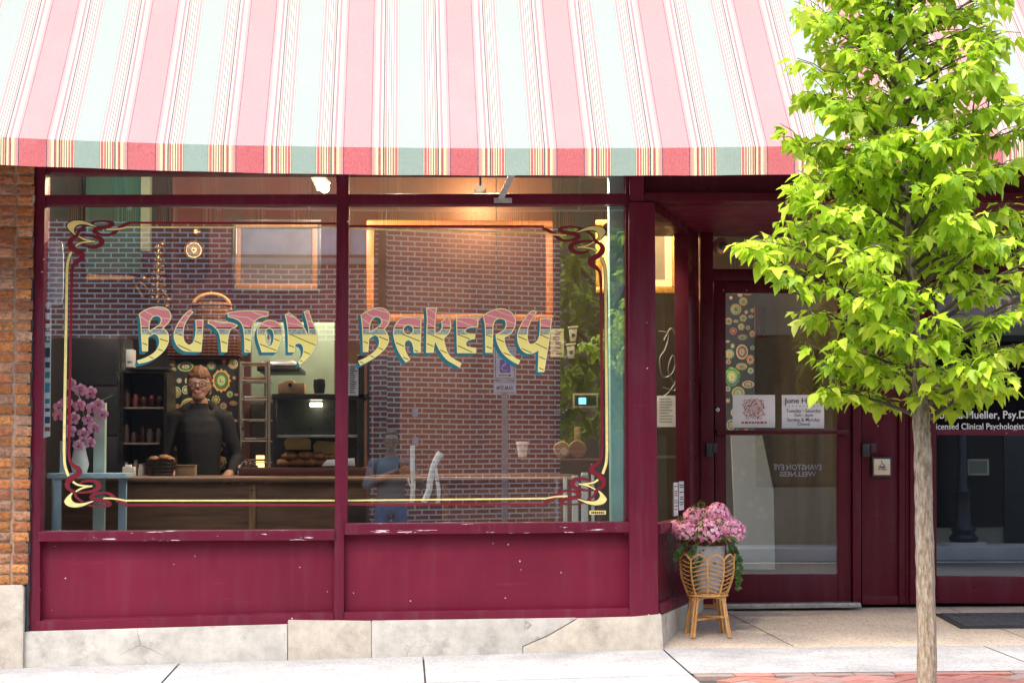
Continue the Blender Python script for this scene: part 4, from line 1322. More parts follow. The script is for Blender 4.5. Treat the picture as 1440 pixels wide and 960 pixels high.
g = MB(); g.lathe([(0, 0), (20 * kk, 0), (25 * kk, 14 * kk), (27 * kk, 30 * kk), (26 * kk, 32 * kk), (24 * kk, 30 * kk), (18 * kk, 3 * kk), (0, 3 * kk)], c, 32)
g.tube([(c.x + 26.5 * kk * math.cos(q * math.pi / 14), c.y + 26.5 * kk * math.sin(q * math.pi / 14), c.z + 31 * kk) for q in range(28)], .014, 8, 0, True)
g.build('bowl', m_wick, bk, smooth=50)
g = MB(); g.tube(catmull([c + Vector(v) * kk for v in ((-27, 0, 24), (-24, 0, 36), (-14, 0, 44), (0, 0, 47), (14, 0, 44), (24, 0, 36), (27, 0, 24))], 5), .012, 8)
g.build('handle', mk('cane', (.55, .28, .08), .45), bk, smooth=60)

# panels covered with a print of big buttons
PAL = [mk('print_green', (.12, .34, .13), .6), mk('print_lime', (.6, .66, .26), .6), mk('print_cream', (.88, .74, .48), .6), mk('print_pink', (.85, .36, .26), .6),
       mk('print_red', (.55, .08, .07), .6), mk('print_mint', (.42, .68, .48), .6), mk('print_ochre', (.8, .48, .13), .6), mk('print_dark', (.018, .02, .024), .6)]
def button_panel(label, px0, py0, px1, py1, Y, seed, r0=5, r1=13, posts=True):
    rr = random.Random(seed)
    o = thing('button_print_panel', label, 'panel', tuple(P((px0 + px1) / 2, py1, Y)))
    g = MB(); g.rectpx(px0, py0, px1, py1, Y, .06); g.build('board', PAL[7], o)
    g = MB(); kk = (Y + 10.8) / F; done = []
    for tr in range(900):
        r = rr.uniform(r0, r1) if tr < 120 else rr.uniform(3, r0 + 2)
        x, y = rr.uniform(px0 + 2, px1 - 2), rr.uniform(py0 + 2, py1 - 2)
        if x - r < px0 or x + r > px1 or y - r < py0 or y + r > py1: continue
        if any((x - a) ** 2 + (y - b) ** 2 < (r + q + .8) ** 2 for a, b, q in done): continue
        done.append((x, y, r))
        c = P(x, y, Y); cols = rr.sample(range(7), 3)
        sy = rr.choice([1, 1, 1, .6, 1.25])
        lobes = rr.choice([0, 0, 0, 8, 12])
        def disc(rad, d, m, lb=0):
            n = 28
            pts = [(c.x + rad * kk * (1 + (.1 * math.cos(lb * q * 2 * math.pi / n) if lb else 0)) * math.cos(2 * math.pi * q / n), c.z + sy * rad * kk * (1 + (.1 * math.cos(lb * q * 2 * math.pi / n) if lb else 0)) * math.sin(2 * math.pi * q / n)) for q in range(n)]
            g.add([(x_, Y - d, z_) for x_, z_ in pts], [tuple(range(n))], m)
        disc(r, .001, cols[0], lobes); disc(r * .78, .0016, 7); disc(r * .7, .002, cols[1]); disc(r * .45, .0026, cols[2])
        if r > 5:
            for q in range(4):
                hx, hz = c.x + r * .16 * kk * math.cos(q * 1.57 + .78), c.z + r * .16 * kk * math.sin(q * 1.57 + .78)
                g.add([(hx + .08 * r * kk * math.cos(a * 1.047), Y - .003, hz + .08 * r * kk * math.sin(a * 1.047)) for a in range(6)], [tuple(range(6))], 7 if q else 2)
        if r > 9:
            for q in range(18):
                a = q * math.pi / 9; p1, p2 = .5 * r * kk, .66 * r * kk
                g.ribbon([(c.x + p1 * math.cos(a), c.z + sy * p1 * math.sin(a)), (c.x + p2 * math.cos(a), c.z + sy * p2 * math.sin(a))], .25 * kk, Y - .003, 7, closed=False)
    g.build('button_print', PAL, o, recalc=False)
    return o
button_panel('dark panel printed with colourful buttons behind the person in the left window', 235, 504, 336, 690, 2.65, 5)
button_panel('dark panel printed with green and pink buttons behind the entrance door glass', 1018, 405, 1062, 610, 2.3, 9, 5, 11)
g = MB(); g.prismpx([(1028, 612), (1072, 612), (1088, 690), (1090, 800), (1036, 800)], 1.9, 1.92)  # cloth added to imitate a reflection low in the door glass
t = NT('reflection_cloth'); vo = t.n('ShaderNodeTexVoronoi', Vector=t.coord(), Scale=17.0)
cc = t.mix(t.mapr(vo.outputs['Distance'], .1, .45), t.mix(.7, vo.outputs['Color'], (.55, .45, .4, 1)), (.42, .43, .42, 1))
tag(g.build('reflection_cloth', t.done(t.pbr(t.mix(.45, cc, (.5, .5, .49, 1)), .8))), 'pale grey floral cloth added to imitate a reflection in the lower door glass', 'cloth')
g = MB()
for px in range(1062, 1078, 4): g.rectpx(px, 430, px + 2.6, 475, 2.0, .03)
tag(g.build('wooden_crate', m_redwood), 'small slatted red brown rack behind the door beside the button panel', 'rack')
for q, (a0, b0, a1, b1) in enumerate(((236, 588, 254, 600), (306, 588, 320, 600))):
    g = MB(); g.rectpx(a0, b0, a1, b1, 2.3, .14); g.rectpx(a0 - .4, b0 - 2, a1 + .4, b0 - .2, 2.295, .15)
    tag(g.build('cream_box', mk('cream_card', (.62, .5, .3), .6), bevel=.003), ['cream lidded box left of the person in the window', 'cream lidded box right of the person in the window'][q], 'box', 'cream boxes')
g = MB(); g.rectpx(234, 600.4, 338, 604, 2.2, .3); tag(g.build('back_shelf', m_black), 'black shelf carrying the two cream boxes behind the person', 'shelf')

# baker's rack and kitchen
rk = thing('bakers_rack', 'tall steel baking rack with trays right of the person', 'rack', tuple(P(360, 700, 2.2)))
m_st = mk('rack_steel', (.42, .41, .38), .35, .9)
for x_, y_ in ((338, 2.2), (378, 2.2), (341, 2.6), (374, 2.6)):
    g = MB(); g.tube([P(x_, 508, y_), P(x_, 760, y_)], .011, 8); g.build('post', m_st, rk, smooth=60)
for k, py in enumerate((510, 535, 562, 590, 620, 650)):
    g = MB(); a = P(337, py, 2.2); b = P(379, py, 2.2)
    for q in range(9):
        y_ = 2.2 + q * .05; g.tube([(a.x, y_, a.z), (b.x, y_, b.z)], .004, 5)
    g.build('wire_shelf', m_st, rk, smooth=60)
    if k in (1, 2, 4, 5):
        g = MB(); g.rectpx(342, py - 5, 374, py - 2, 2.24, .34); g.build('tray', mk('tray_brown', (.24, .12, .06), .5) if k % 2 else m_steel, rk, bevel=.003)
hd = thing('oven_hood', 'steel oven hood with a dark lower edge on the pale green wall', 'hood', tuple(P(392, 522, 5.2)))
g = MB(); g.prismpx([(368, 506), (412, 506), (421, 514.5), (362, 514.5)], 5.2, 6.1); g.build('canopy', m_steel, hd, bevel=.01)
g = MB(); g.rectpx(361, 515, 422, 521, 5.19, .9); g.build('lower_edge', m_black, hd, bevel=.006)
g = MB(); g.rectpx(376, 455, 379, 506, 5.6, .05); g.build('flue', m_st, hd)
ov = thing('wall_oven', 'dark oven with a lit window below the steel hood', 'oven', tuple(P(400, 700, 4.6)))
g = MB(); g.rectpx(352, 566, 468, 770, 4.6, .7); g.build('body', m_black, ov, bevel=.01)
g = MB(); g.rectpx(360, 640, 380, 660, 4.59, .008); g.build('lit_window', emit_mat('oven_glow', (1, .6, .25, 1), 1.2), ov)

# pastry case on the counter
pc = thing('pastry_case', 'black framed pastry case on a red brown base atop the counter', 'display case', tuple(P(450, 667, .8)))
def pcp(name, r, Y, d, m, bev=.003):
    g = MB(); g.rectpx(*r, Y, d); return g.build(name, m, pc, bevel=bev)
pcp('base', (335, 657, 521, 668, ), .78, .42, m_redwood, .006)
pcp('top', (382, 553.5, 524, 561), .8, .38, m_black)
for r in ((383, 561.3, 389, 656.6), (503, 500, 512, 656.6), (516, 500, 523, 656.6)): pcp('post', r, .8, .03, m_black)
pcp('mid_shelf', (389.3, 611, 502.7, 614.5), .86, .28, m_st, .002)
pcp('back', (389.3, 561.3, 502.7, 656.6), 1.15, .02, mk('case_back', (.03, .035, .035), .3), 0)
pcp('lamp_strip', (436, 566, 452, 571), 1.0, .1, emit_mat('case_lamp', (1, .82, .55, 1), 5), 0)
m_bread = mk('bread_crust', (.27, .11, .035), .6, var=.5, vs=25, bump=.5, bs=60)
kk = 11.75 / F
for i, (px, py, rx, rz) in enumerate([(398, 651, 12, 6), (418, 650, 13, 7), (438, 650, 12, 7), (455, 651, 13, 6), (472, 651, 12, 6.5), (408, 641, 12, 6), (430, 640, 13, 6), (450, 641, 11, 6), (466, 642, 11, 5)]):
    c = P(px, py, .95); g = MB(); g.ball(c, rx * kk, .05, rz * kk, 0, 16, 10, lambda p: 1 + .08 * math.sin(9 * p.x + i))
    tag(g.build('bread_loaf', m_bread, smooth=60), 'brown crusty loaf piled in the pastry case behind the left window', 'bread', 'loaves in the pastry case')
ybx = mk('yellow_card', (.72, .48, .17), .6)
for i, (r, lab) in enumerate((((402, 616, 437, 632), 'yellow card box lit inside the pastry case left of its twin'), ((443, 621, 478, 646), 'wide yellow card box lit inside the pastry case right end'))):
    g = MB(); a = P(r[0], r[3], 1.05); b = P(r[2], r[1], 1.05)
    g.prism([(a.x, a.z), (b.x, a.z), (b.x, b.z - .01), (b.x - .02, b.z), (a.x + .015, b.z + .008), (a.x - .012, b.z - .02)], 1.04, 1.12); tag(g.build('bakery_box', ybx, bevel=.003), lab, 'box')
g = MB(); g.prismpx([(452, 655), (460, 646), (498, 644), (499, 655)], .84, .9); tag(g.build('white_wrap', m_paper, bevel=.004), 'folded white paper wrap lying in front of the loaves', 'paper')
bx_ = thing('cardboard_box', 'tan cardboard box with a hand hole on top of the pastry case', 'box', tuple(P(410, 553, .9)))
g = MB(); g.prismpx([(391, 540), (402, 535), (412, 534), (414, 538), (428, 538), (428, 553), (391, 553)], .9, 1.1); g.build('body', mk('cardboard', (.45, .27, .14), .7), bx_, bevel=.004)
g = MB(); g.lathe([(0, -.002), (.012, -.002), (.012, 0)], P(408, 541, .899), 16, 0, 'Y'); g.build('hand_hole', m_black, bx_)
c = P(449, 553, .95); g = MB(); g.lathe([(0, 0), (.03, 0), (.038, .05), (.034, .085), (.026, .09), (.02, .08), (0, .07)], c, 20); tag(g.build('black_pot', m_black, smooth=40), 'small black pot on the pastry case beside the cardboard box', 'pot')
pp = paper_sheet('menu_sheet', 'white typed menu sheet hung beside the mullion in the right window', 'menu', 490, 511, 504, 556, .5, m_paper)
g = MB()
for q in range(13):
    g.rectpx(491.5, 515 + q * 3, 491.5 + rnd.uniform(6, 11), 516.2 + q * 3, .4985, .0008)
g.build('print', m_ink, pp)
pp = paper_sheet('menu_sheet', 'cream menu poster with dark drawing beside the paper cup cut-outs', 'menu', 774, 462, 793, 502, 1.6, mk('cream_paper', (.42, .35, .2), .7))
g = MB()
for q in range(9):
    x0 = 776 + rnd.uniform(0, 6); y0 = 466 + q * 3.8
    g.ribbon([(P(x0 + u, y0 + rnd.uniform(-1.2, 1.2), 1.6).x, P(x0, y0 + rnd.uniform(-1.5, 1.5), 1.6).z) for u in (0, 3, 6, 9)], .0025, 1.5985, 0, closed=False)
g.build('drawing', m_ink, pp)
for q, (px, py) in enumerate(((806, 470), (803, 494))):
    o = thing('cup_cutout', ['upper cream paper cup cut-out pinned up by the menu poster', 'lower cream paper cup cut-out pinned up by the menu poster'][q], 'cup', tuple(P(px, py + 10, 1.6)), 'cup cut-outs')
    g = MB(); g.prismpx([(px - 6, py - 8), (px + 6, py - 9), (px + 4, py + 10), (px - 4, py + 10)], 1.6, 1.62); g.build('cup', mk('cream_cup', (.36, .31, .21), .6), o, bevel=.004)
    g = MB(); g.prismpx([(px - 7, py - 11), (px + 7, py - 12), (px + 7, py - 9.4), (px - 7, py - 8.4)], 1.595, 1.625); g.build('lid', mk('cup_lid_cream', (.42, .38, .28), .6), o, bevel=.003)
    g = MB(); g.lathe([(0, -.002), (.012, -.002), (.012, 0)], P(px, py + 1, 1.599), 14, 0, 'Y'); g.build('badge', m_ink, o)
tb = thing('order_tablet', 'small tablet with a glowing blue screen in a cream frame', 'tablet', tuple(P(822, 573, 1.2)))
g = MB(); g.rectpx(806, 553, 841, 573, 1.2, .03); g.build('frame', mk('cream_frame', (.5, .4, .24), .5), tb, bevel=.004)
g = MB(); g.rectpx(808.5, 555.5, 838.5, 570.5, 1.195, .006); g.build('bezel', m_black, tb)
g = MB(); g.rectpx(814, 559, 824, 568, 1.192, .004); g.build('screen', emit_mat('screen_glow', (.1, .55, 1, 1), 1.6), tb)
fn = thing('desk_fan', 'small round black desk fan on a dark stand in the right window', 'fan', tuple(P(790, 620, 1.3)))
c = P(790, 580, 1.3); kk = 12.1 / F; g = MB()
for r in (10, 7.5, 5, 2.5): g.tube([(c.x + r * kk * math.cos(q * math.pi / 14), 1.3 - .02, c.z + r * kk * math.sin(q * math.pi / 14)) for q in range(28)], .0035, 5, 0, True)
for q in range(12): g.tube([c + Vector((0, -.03, 0)), (c.x + 10 * kk * math.cos(q * math.pi / 6), 1.28, c.z + 10 * kk * math.sin(q * math.pi / 6))], .002, 4)
g.build('guard', m_black, fn, smooth=60)
g = MB(); g.lathe([(0, -.01), (.014, 0), (.014, .05), (0, .055)], c, 14, 0, 'Y'); g.build('hub', m_brass, fn, smooth=40)
g = MB()
for q in range(4):
    a = q * math.pi / 2; g.add([c + Vector((0, 0, 0)), (c.x + 8.5 * kk * math.cos(a), 1.315, c.z + 8.5 * kk * math.sin(a)), (c.x + 7.5 * kk * math.cos(a + .8), 1.3, c.z + 7.5 * kk * math.sin(a + .8))], [(0, 1, 2)])
g.build('blades', mk('fan_grey', (.1, .1, .1), .4), fn)
g = MB(); g.tube([(c.x, 1.33, c.z - .04), (c.x, 1.33, c.z - 38 * kk)], .012, 8); g.lathe([(0, 0), (.05, 0), (.05, .012), (0, .02)], (c.x, 1.33, c.z - 42 * kk), 20); g.build('stand', m_black, fn, smooth=40)
sh2 = MB(); sh2.rectpx(740, 644.6, 846, 648, 1.1, .5); tag(sh2.build('display_shelf', m_walnut, bevel=.003), 'narrow brown shelf carrying the round bread boards in the right window', 'shelf')
for q, (px, py, r, lab) in enumerate(((790, 632, 12, 'round pale bread board with a light end grain on the narrow shelf'), (812, 631, 12.5, 'round darker bread board with a handle on the narrow shelf'))):
    o = thing('bread_board', lab, 'board', tuple(P(px, 644.5, 1.15)), 'round boards on the shelf')
    c = P(px, py, 1.15); kk = 11.95 / F
    g = MB(); g.lathe([(0, -.012), (r * kk * .92, -.012), (r * kk, -.006), (r * kk, .012), (0, .012)], c, 30, 0, 'Y'); g.build('disc', [wood('board_pale', (.42, .26, .13), .5), wood('board_dark', (.3, .15, .07), .5)][q], o, smooth=40)
    if q: 
        g = MB(); g.prismpx([(px - 4, 600), (px + 4, 600), (px + 5, 620), (px - 5, 620)], 1.155, 1.17); g.build('handle', m_oak, o, bevel=.003)
    else:
        g = MB(); g.lathe([(0, -.016), (.024, -.016), (.024, -.0121)], P(px + 3, py + 2, 1.15), 18, 0, 'Y'); g.build('end_grain', mk('end_grain', (.6, .5, .33), .6), o)
for q, (px, w, py, lab) in enumerate(((784, 3, 672, 'thin grey paper tube standing leftmost in the right window corner'), (795, 6, 670, 'narrow white paper tube second from the left in the corner'), (809, 9, 668, 'thick white paper tube in the middle of the corner bundle'), (822.5, 10, 664, 'thickest white paper tube with a grey collar in the corner'), (834, 4.5, 652, 'tall slim white paper tube rightmost in the corner'))):
    o = thing('paper_tube', lab, 'tube', tuple(P(px, 745, .35)), 'white tubes in the window corner')
    c = P(px, 760, .35); kk = 11.15 / F; tp = P(px, py, .35)
    g = MB(); h = tp.z - c.z; r = w * .5 * kk
    g.lathe([(0, 0), (r, 0), (r, h), (r * .8, h), (r * .8, h - .03), (0, h - .03)], c, 16); g.build('tube', m_paper if q else mk('grey_tube', (.35, .36, .37), .6), o, smooth=40)
    if q in (2, 3):
        g = MB(); g.lathe([(r * 1.02, 0), (r * 1.14, 0), (r * 1.14, .04), (r * 1.02, .04)], (c.x, c.y, c.z + h * .86), 16); g.build('collar', mk('grey_card', (.4, .4, .42), .6), o, smooth=40)
o = thing('paper_cup', 'white lidded paper cup on the counter in the right window', 'cup', tuple(P(733, 673, .9)))
c = P(733, 641, 1.15); kk = 11.95 / F
c = Vector((c.x, 1.2, P(0, 644.4, 1.15).z)); g = MB(); g.lathe([(0, 0), (6 * kk, 0), (8 * kk, 17 * kk), (0, 17 * kk)], (P(742, 644, 1.2).x - .03, 1.25, c.z), 20); g.build('cup', m_paper, o, smooth=40)
g = MB(); g.lathe([(9 * kk, 17.1 * kk), (9 * kk, 19 * kk), (7.5 * kk, 22 * kk), (0, 22 * kk)], (P(742, 644, 1.2).x - .03, 1.25, c.z), 20); g.build('lid', mk('cup_lid', (.5, .46, .42), .5), o, smooth=40)
# things standing on the counter behind the left window
kk = 11.75 / F
o = thing('dark_bread_basket', 'black wicker basket of dark loaves on the counter left of the person', 'basket', tuple(P(226, 672, .95)))
c = P(226, 671.5, .95)
g = MB(); g.lathe([(0, 0), (17 * kk, 0), (20 * kk, 24 * kk), (21 * kk, 26 * kk), (18.5 * kk, 25 * kk), (15 * kk, 4 * kk), (0, 3 * kk)], c, 28); g.build('basket', wicker('black_wicker', (.035, .028, .024)), o, smooth=50)
for q, (dx, dz, rx) in enumerate(((-9, 25, 9), (5, 27, 10), (13, 24, 7))):
    g = MB(); g.ball((c.x + dx * kk, .95, c.z + dz * kk), rx * kk, .05, 5.5 * kk, 0, 16, 10, lambda p: 1 + .07 * math.sin(9 * p.x)); tag(g.build('bread_loaf', m_bread, smooth=60), ['dark loaf at the left of the black wicker basket', 'large dark loaf in the middle of the black wicker basket', 'small dark loaf at the right of the black wicker basket'][q], 'bread')
g = MB(); g.rectpx(172, 656, 188, 672, .95, .09); g.rectpx(176, 653, 184, 655.9, .97, .05); tag(g.build('white_caddy', m_paper, bevel=.004), 'small white lidded caddy on the counter beside the black basket', 'caddy')
g = MB(); g.lathe([(0, 0), (.017, 0), (.017, .06), (.012, .068), (.012, .085), (0, .085)], P(198, 672, .95), 16); tag(g.build('shaker', mk('shaker_pale', (.6, .56, .5), .3), smooth=40), 'slim pale shaker on the counter touching the black basket', 'shaker')
g = MB(); g.rectpx(246, 655, 274, 672, 1.0, .12); g.rectpx(245.5, 653.2, 274.5, 654.8, .995, .13); tag(g.build('kraft_box', mk('kraft_card', (.3, .21, .13), .7), bevel=.003), 'plain brown kraft box on the counter in front of the person', 'box')
rc = random.Random(2); g = MB(); c = P(349, 660, .9)
for q in range(70):
    a = Vector((rc.gauss(0, 1), rc.gauss(0, .6), rc.gauss(0, .8))).normalized(); p = c + Vector((a.x * 13 * kk, a.y * .05, a.z * 11 * kk)); u = a.orthogonal().normalized() * rc.uniform(.01, .025); v = a.cross(u).normalized() * rc.uniform(.01, .025)
    g.add([p - u, p - v * .6 + a * .012, p + u, p + v], [(0, 1, 2, 3)])
tag(g.build('crinkled_bag', mk('cellophane', (.55, .48, .42), .15, spec=.8, var=.3, vs=30), recalc=False), 'crinkled clear bag of rolls on the counter beside the rack', 'bag')
for q, px in enumerate((402, 420, 439)):
    pass
# posts, orchid
m_tpost = mk('aqua_paint', (.42, .82, .76), .45, var=.1, vs=4)
g = MB(); g.rectpx(858, 232, 881, 760, .12, .1); tag(g.build('aqua_post', m_tpost, bevel=.004), 'full height aqua painted post at the right edge of the right window', 'post')
g = MB(); g.rectpx(131, 566, 147, 748, .42, .07); tag(g.build('green_post', mk('sage_paint', (.45, .56, .48), .5), bevel=.004), 'sage green square post behind the orchid in the left window', 'post')
tbk = thing('side_table', 'pale blue painted side table in the left corner of the window', 'table', tuple(P(110, 746, .3)))
m_pblue = mk('pale_blue_paint', (.48, .66, .76), .45, var=.12)
g = MB(); g.rectpx(66, 665, 177, 672, .22, .35); g.build('top', m_pblue, tbk, bevel=.004)
g = MB(); g.rectpx(84, 620, 92, 664.8, .45, .03); g.build('upright', m_pblue, tbk, bevel=.003)
for px, y_ in ((74, .24), (166, .5), (72, .5)):
    g = MB(); g.rectpx(px, 672.3, px + 11, 790, y_, .045); g.build('leg', m_pblue, tbk, bevel=.003)
oc = thing('potted_orchid', 'pink orchid in a white pot on the pale blue side table', 'orchid', tuple(P(112, 665, .4)))
c = P(112, 664.5, .4); kk = 11.2 / F
g = MB(); g.lathe([(0, 0), (10 * kk, 0), (13 * kk, 12 * kk), (10 * kk, 24 * kk), (8 * kk, 34 * kk), (11 * kk, 38 * kk), (9 * kk, 38 * kk), (6.5 * kk, 33 * kk), (0, 30 * kk)], c, 24); g.build('pot', mk('white_china', (.7, .7, .7), .25), oc, smooth=50)
g = MB()
s1 = catmull([P(112, 630, .4), P(118, 590, .38), P(112, 560, .4), P(98, 545, .42)], 8); s2 = catmull([P(113, 630, .4), P(128, 600, .42), P(135, 570, .4), P(158, 556, .4)], 8)
g.tube(s1, .005, 6); g.tube(s2, .004, 6); g.build('stem', mk('stem_green', (.06, .12, .03), .5), oc, smooth=60)
m_orch = mk('orchid_petal', (.78, .34, .52), .5, var=.3, vs=30); m_orchc = mk('orchid_throat', (.3, .02, .06), .5)
ro = random.Random(4)
for k, (px, py) in enumerate(((100, 540), (112, 548), (126, 552), (92, 566), (110, 570), (130, 574), (84, 584), (104, 588), (122, 590), (140, 568), (100, 606), (118, 610), (134, 602), (84, 572), (128, 622), (112, 626), (146, 582))):
    c = P(px + ro.uniform(-2, 2), py, .36 + ro.uniform(-.03, .03)); g = MB(); r = ro.uniform(8, 10) * kk
    for q in range(5):
        a = q * 2 * math.pi / 5 + ro.uniform(-.2, .2) + math.pi / 2; wd = .55 if q in (1, 4) else .38
        tip = c + Vector((math.cos(a) * r, -.006, math.sin(a) * r)); md = c + Vector((math.cos(a) * r * .6, -.012, math.sin(a) * r * .6)); n = Vector((-math.sin(a), 0, math.cos(a))) * r * wd
        g.add([c, md + n, tip + n * .5, tip - n * .5, md - n], [(0, 1, 2, 3, 4)])
    g.ball((c.x, c.y - .012, c.z - r * .15), r * .2, mat=1, u=8, v=6)
    g.build('flower', [m_orch, m_orchc], oc, recalc=False)
g = MB(); 
for a in (-1.0, .3, 2.2, 3.6):
    b = P(112, 630, .4); q = b + Vector((math.cos(a) * .09, math.sin(a) * .06, .03)); n = Vector((-math.sin(a), math.cos(a), 0)) * .02
    g.add([b, (b + q) / 2 + n + Vector((0, 0, .03)), q, (b + q) / 2 - n + Vector((0, 0, .03))], [(0, 1, 2, 3)])
g.build('leaves', mk('orchid_leaf', (.03, .09, .025), .4), oc)
# seen through the splayed side window
sc_ = thing('iron_scroll_stand', 'grey wrought iron scroll stand behind the side window', 'stand', tuple(P(938, 600, 2.3)))
m_iron = mk('grey_iron', (.12, .12, .12), .45, .5); YI = 2.3
g = MB()
for pts in ([(926, 466), (940, 470), (936, 490), (928, 505), (933, 530), (948, 520), (952, 480), (944, 462), (934, 478)], [(926, 560), (940, 552), (952, 530), (947, 500), (940, 520), (950, 548), (932, 545)], [(955, 460), (956, 560), (954, 640), (958, 720)]):
    g.tube(catmull(pxl(pts, YI), 6), .008, 6)
g.build('scrolls', m_iron, sc_, smooth=60)
g = MB(); g.rectpx(925, 640, 964, 644, YI - .1, .25); g.build('foot_shelf', m_iron, sc_)
pp = paper_sheet('price_list', 'pale typed sheet hung under the iron scrolls behind the side window', 'sheet', 924, 556, 951, 600, 2.2, mk('aged_paper', (.45, .46, .44), .7))
g = MB()
for q in range(9): g.rectpx(927, 560 + q * 4, 927 + rnd.uniform(12, 20), 561.3 + q * 4, 2.1985, .0008)
g.build('print', mk('faint_ink', (.2, .2, .2), .7), pp)
g = MB(); g.rectpx(956, 455, 985, 620, 3.2, .1); tag(g.build('cream_cupboard', mk('cream_paint', (.55, .48, .34), .5), bevel=.01), 'tall cream cupboard glimpsed through the side window', 'cupboard')
# inside the practice
pic = thing('picture_frame', 'small white framed print inside the dark office window', 'picture frame', tuple(P(1376, 668, 3.2)))
g = MB(); g.rectpx(1361, 645, 1391, 668, 3.2, .03); g.build('frame', m_wht, pic, bevel=.004)
g = MB(); g.rectpx(1364, 648, 1388, 665, 3.195, .006); g.build('picture', mk('print_green_grey', (.35, .42, .38), .6), pic)

# lamps
def lamp(name, loc, energy, col, rad=.08):
    L = bpy.data.lights.new(name, 'POINT'); L.energy = energy; L.color = col; L.shadow_soft_size = rad
    o = bpy.data.objects.new(name, L); COL.objects.link(o); o.location = loc; return o
m_bulb = emit_mat('bulb', (1, .72, .42, 1), 12)
def track(loc, label, energy, col=(1, .62, .3), aim=(0, .3, -.2)):
    o = thing('track_or_fill_lamp', label, 'lamp', loc, 'ceiling lamps in the bakery')  # real track lamps and added fill lamps share this fitting
    L = Vector(loc); d = Vector(aim).normalized()
    g = MB(); g.tube([L + Vector((0, 0, .12)), (L.x, L.y, 3.7)], .01, 6); g.build('stem', m_black, o)
    g = MB(); g.tube([L + Vector((0, 0, .12)) - d * .02, L + Vector((0, 0, .12)) + d * .09], [.045, .055], 14); g.build('head', mk('lamp_white', (.6, .58, .55), .4), o, smooth=50)
    g = MB(); g.ball(L + Vector((0, 0, .12)) + d * .105, .035, mat=0); g.build('bulb', m_bulb, o, smooth=60)
    l = lamp('lamp_light', (0, 0, 0), energy, col, .06); l.parent = o; l.location = Vector((0, 0, .12)) + d * .19
track((.62, 4.6, 3.12), 'track lamp making the warm glow above the orange frame', LAMP * 20)
track((-.62, 3.0, 2.98), 'white track lamp showing in the left transom window', LAMP * 38, (1, .7, .45), (.3, -.1, -.5))
track((1.5, 1.9, 3.0), 'track lamp over the gilt frame near the pillar', LAMP * 60, (1, .62, .3), (0, .3, -.3))
track((-.75, 5.6, 2.9), 'kitchen ceiling lamp before the pale green wall', LAMP * 75, (1, .86, .65), (0, .3, -.3))
track((-1.15, 2.35, 3.15), 'added unseen fill lamp above the button panel in the left window', LAMP * 34, (1, .72, .45), (0, .3, -.5))  # fill lamp added out of sight to brighten the left interior
track((.55, .95, 3.1), 'added unseen fill lamp above the white tubes in the right window', LAMP * 85, (1, .88, .74), (0, .1, -.5))  # unseen lamp put in to lift the things near the right pane
track((-1.75, .5, 3.1), 'added unseen fill lamp above the orchid in the left window', LAMP * 62, (1, .9, .78), (0, .1, -.5))  # added lamp, hidden overhead, brightens the orchid corner
track((.0, 1.0, 3.2), 'added unseen fill lamp above the pastry case', LAMP * 45, (1, .76, .5), (0, .3, -.5))  # extra fill lamp, out of view, for the case and counter
# ------------------------------------------------------------------ across the street: seen in the glass
def brick_mat(name, c1, c2, mort, bw=.203, rh=.0677):
    t = NT(name)
    s = t.n('ShaderNodeSeparateXYZ', Vector=t.coord())
    v = t.n('ShaderNodeCombineXYZ', X=s.outputs[0], Y=s.outputs[2]).outputs[0]
    b = t.n('ShaderNodeTexBrick', Vector=v, Color1=c1, Color2=c2, Mortar=mort, Scale=1.0)
    b.inputs['Mortar Size'].default_value = .0105; b.inputs['Mortar Smooth'].default_value = .1
    b.inputs['Brick Width'].default_value = bw; b.inputs['Row Height'].default_value = rh; b.inputs['Bias'].default_value = 0
    col = t.mix(t.mapr(t.noise(.7, 5), .3, .7, 0, .2), b.outputs[0], (.16, .07, .06, 1))
    col = t.mix(t.mapr(t.noise(25, 3), .4, .7, 0, .12), col, (.3, .16, .13, 1))
    return t.done(t.pbr(col, .9, 0, .2, t.bump(b.outputs['Fac'], -.4, .008)))
m_fbrick = brick_mat('far_brick', (.42, .088, .06, 1), (.26, .055, .044, 1), (.88, .83, .78, 1))
WY = -14.6
def vp(px, py, D, ym=.045):
    """point in front of the glass (mirror plane ym) whose reflection is seen at this pixel"""
    p = P(px, py, ym + D); return Vector((p.x, ym - D, p.z))
A = thing('brick_building', 'red brick building with pale mortar reflected in the display windows', 'building', (-2, WY, -.22))
wx = -.22
zb = vp(430, 362, 14.64).z
wx0, wx1 = vp(325, 362, 14.64).x, vp(528, 362, 14.64).x
g = MB()
g.box(-16, wx0, WY - .4, WY, -.22, 9); g.box(wx1, wx, WY - .4, WY, -.22, 9); g.box(wx0, wx1, WY - .4, WY, -.22, zb); g.box(wx0, wx1, WY - .4, WY, zb + 2.2, 9)
g.build('wall', m_fbrick, A)
g = MB(); g.box(wx0 + .06, wx1 - .06, WY - .16, WY - .15, zb + .06, zb + 2.15); g.build('window_blind', mk('white_blind', (.72, .74, .78), .6), A)
g = MB()
for x0, x1, z0, z1 in ((wx0, wx1, zb, zb + .05), (wx0, wx0 + .05, zb + .051, zb + 2.2), (wx1 - .05, wx1, zb + .051, zb + 2.2), ((wx0 + wx1) / 2 + .55, (wx0 + wx1) / 2 + .6, zb + .051, zb + 2.19)):
    g.box(x0, x1, WY - .13, WY - .06, z0, z1)
g.build('window_frame', m_black, A)
g = MB(); g.box(wx0 - .05, wx1 + .05, WY - .06, WY + .06, zb - .09, zb - .002); g.build('window_sill', m_farwalk, A)
g = MB(); g.box(wx - .11, wx - .01, WY + .005, WY + .1, vp(538, 432, 14.6).z, 8.9); g.build('dark_strip', mk('strip_black', (.03, .03, .035), .5), A, bevel=.02)  # plain dark upright strip where the two brick walls meet
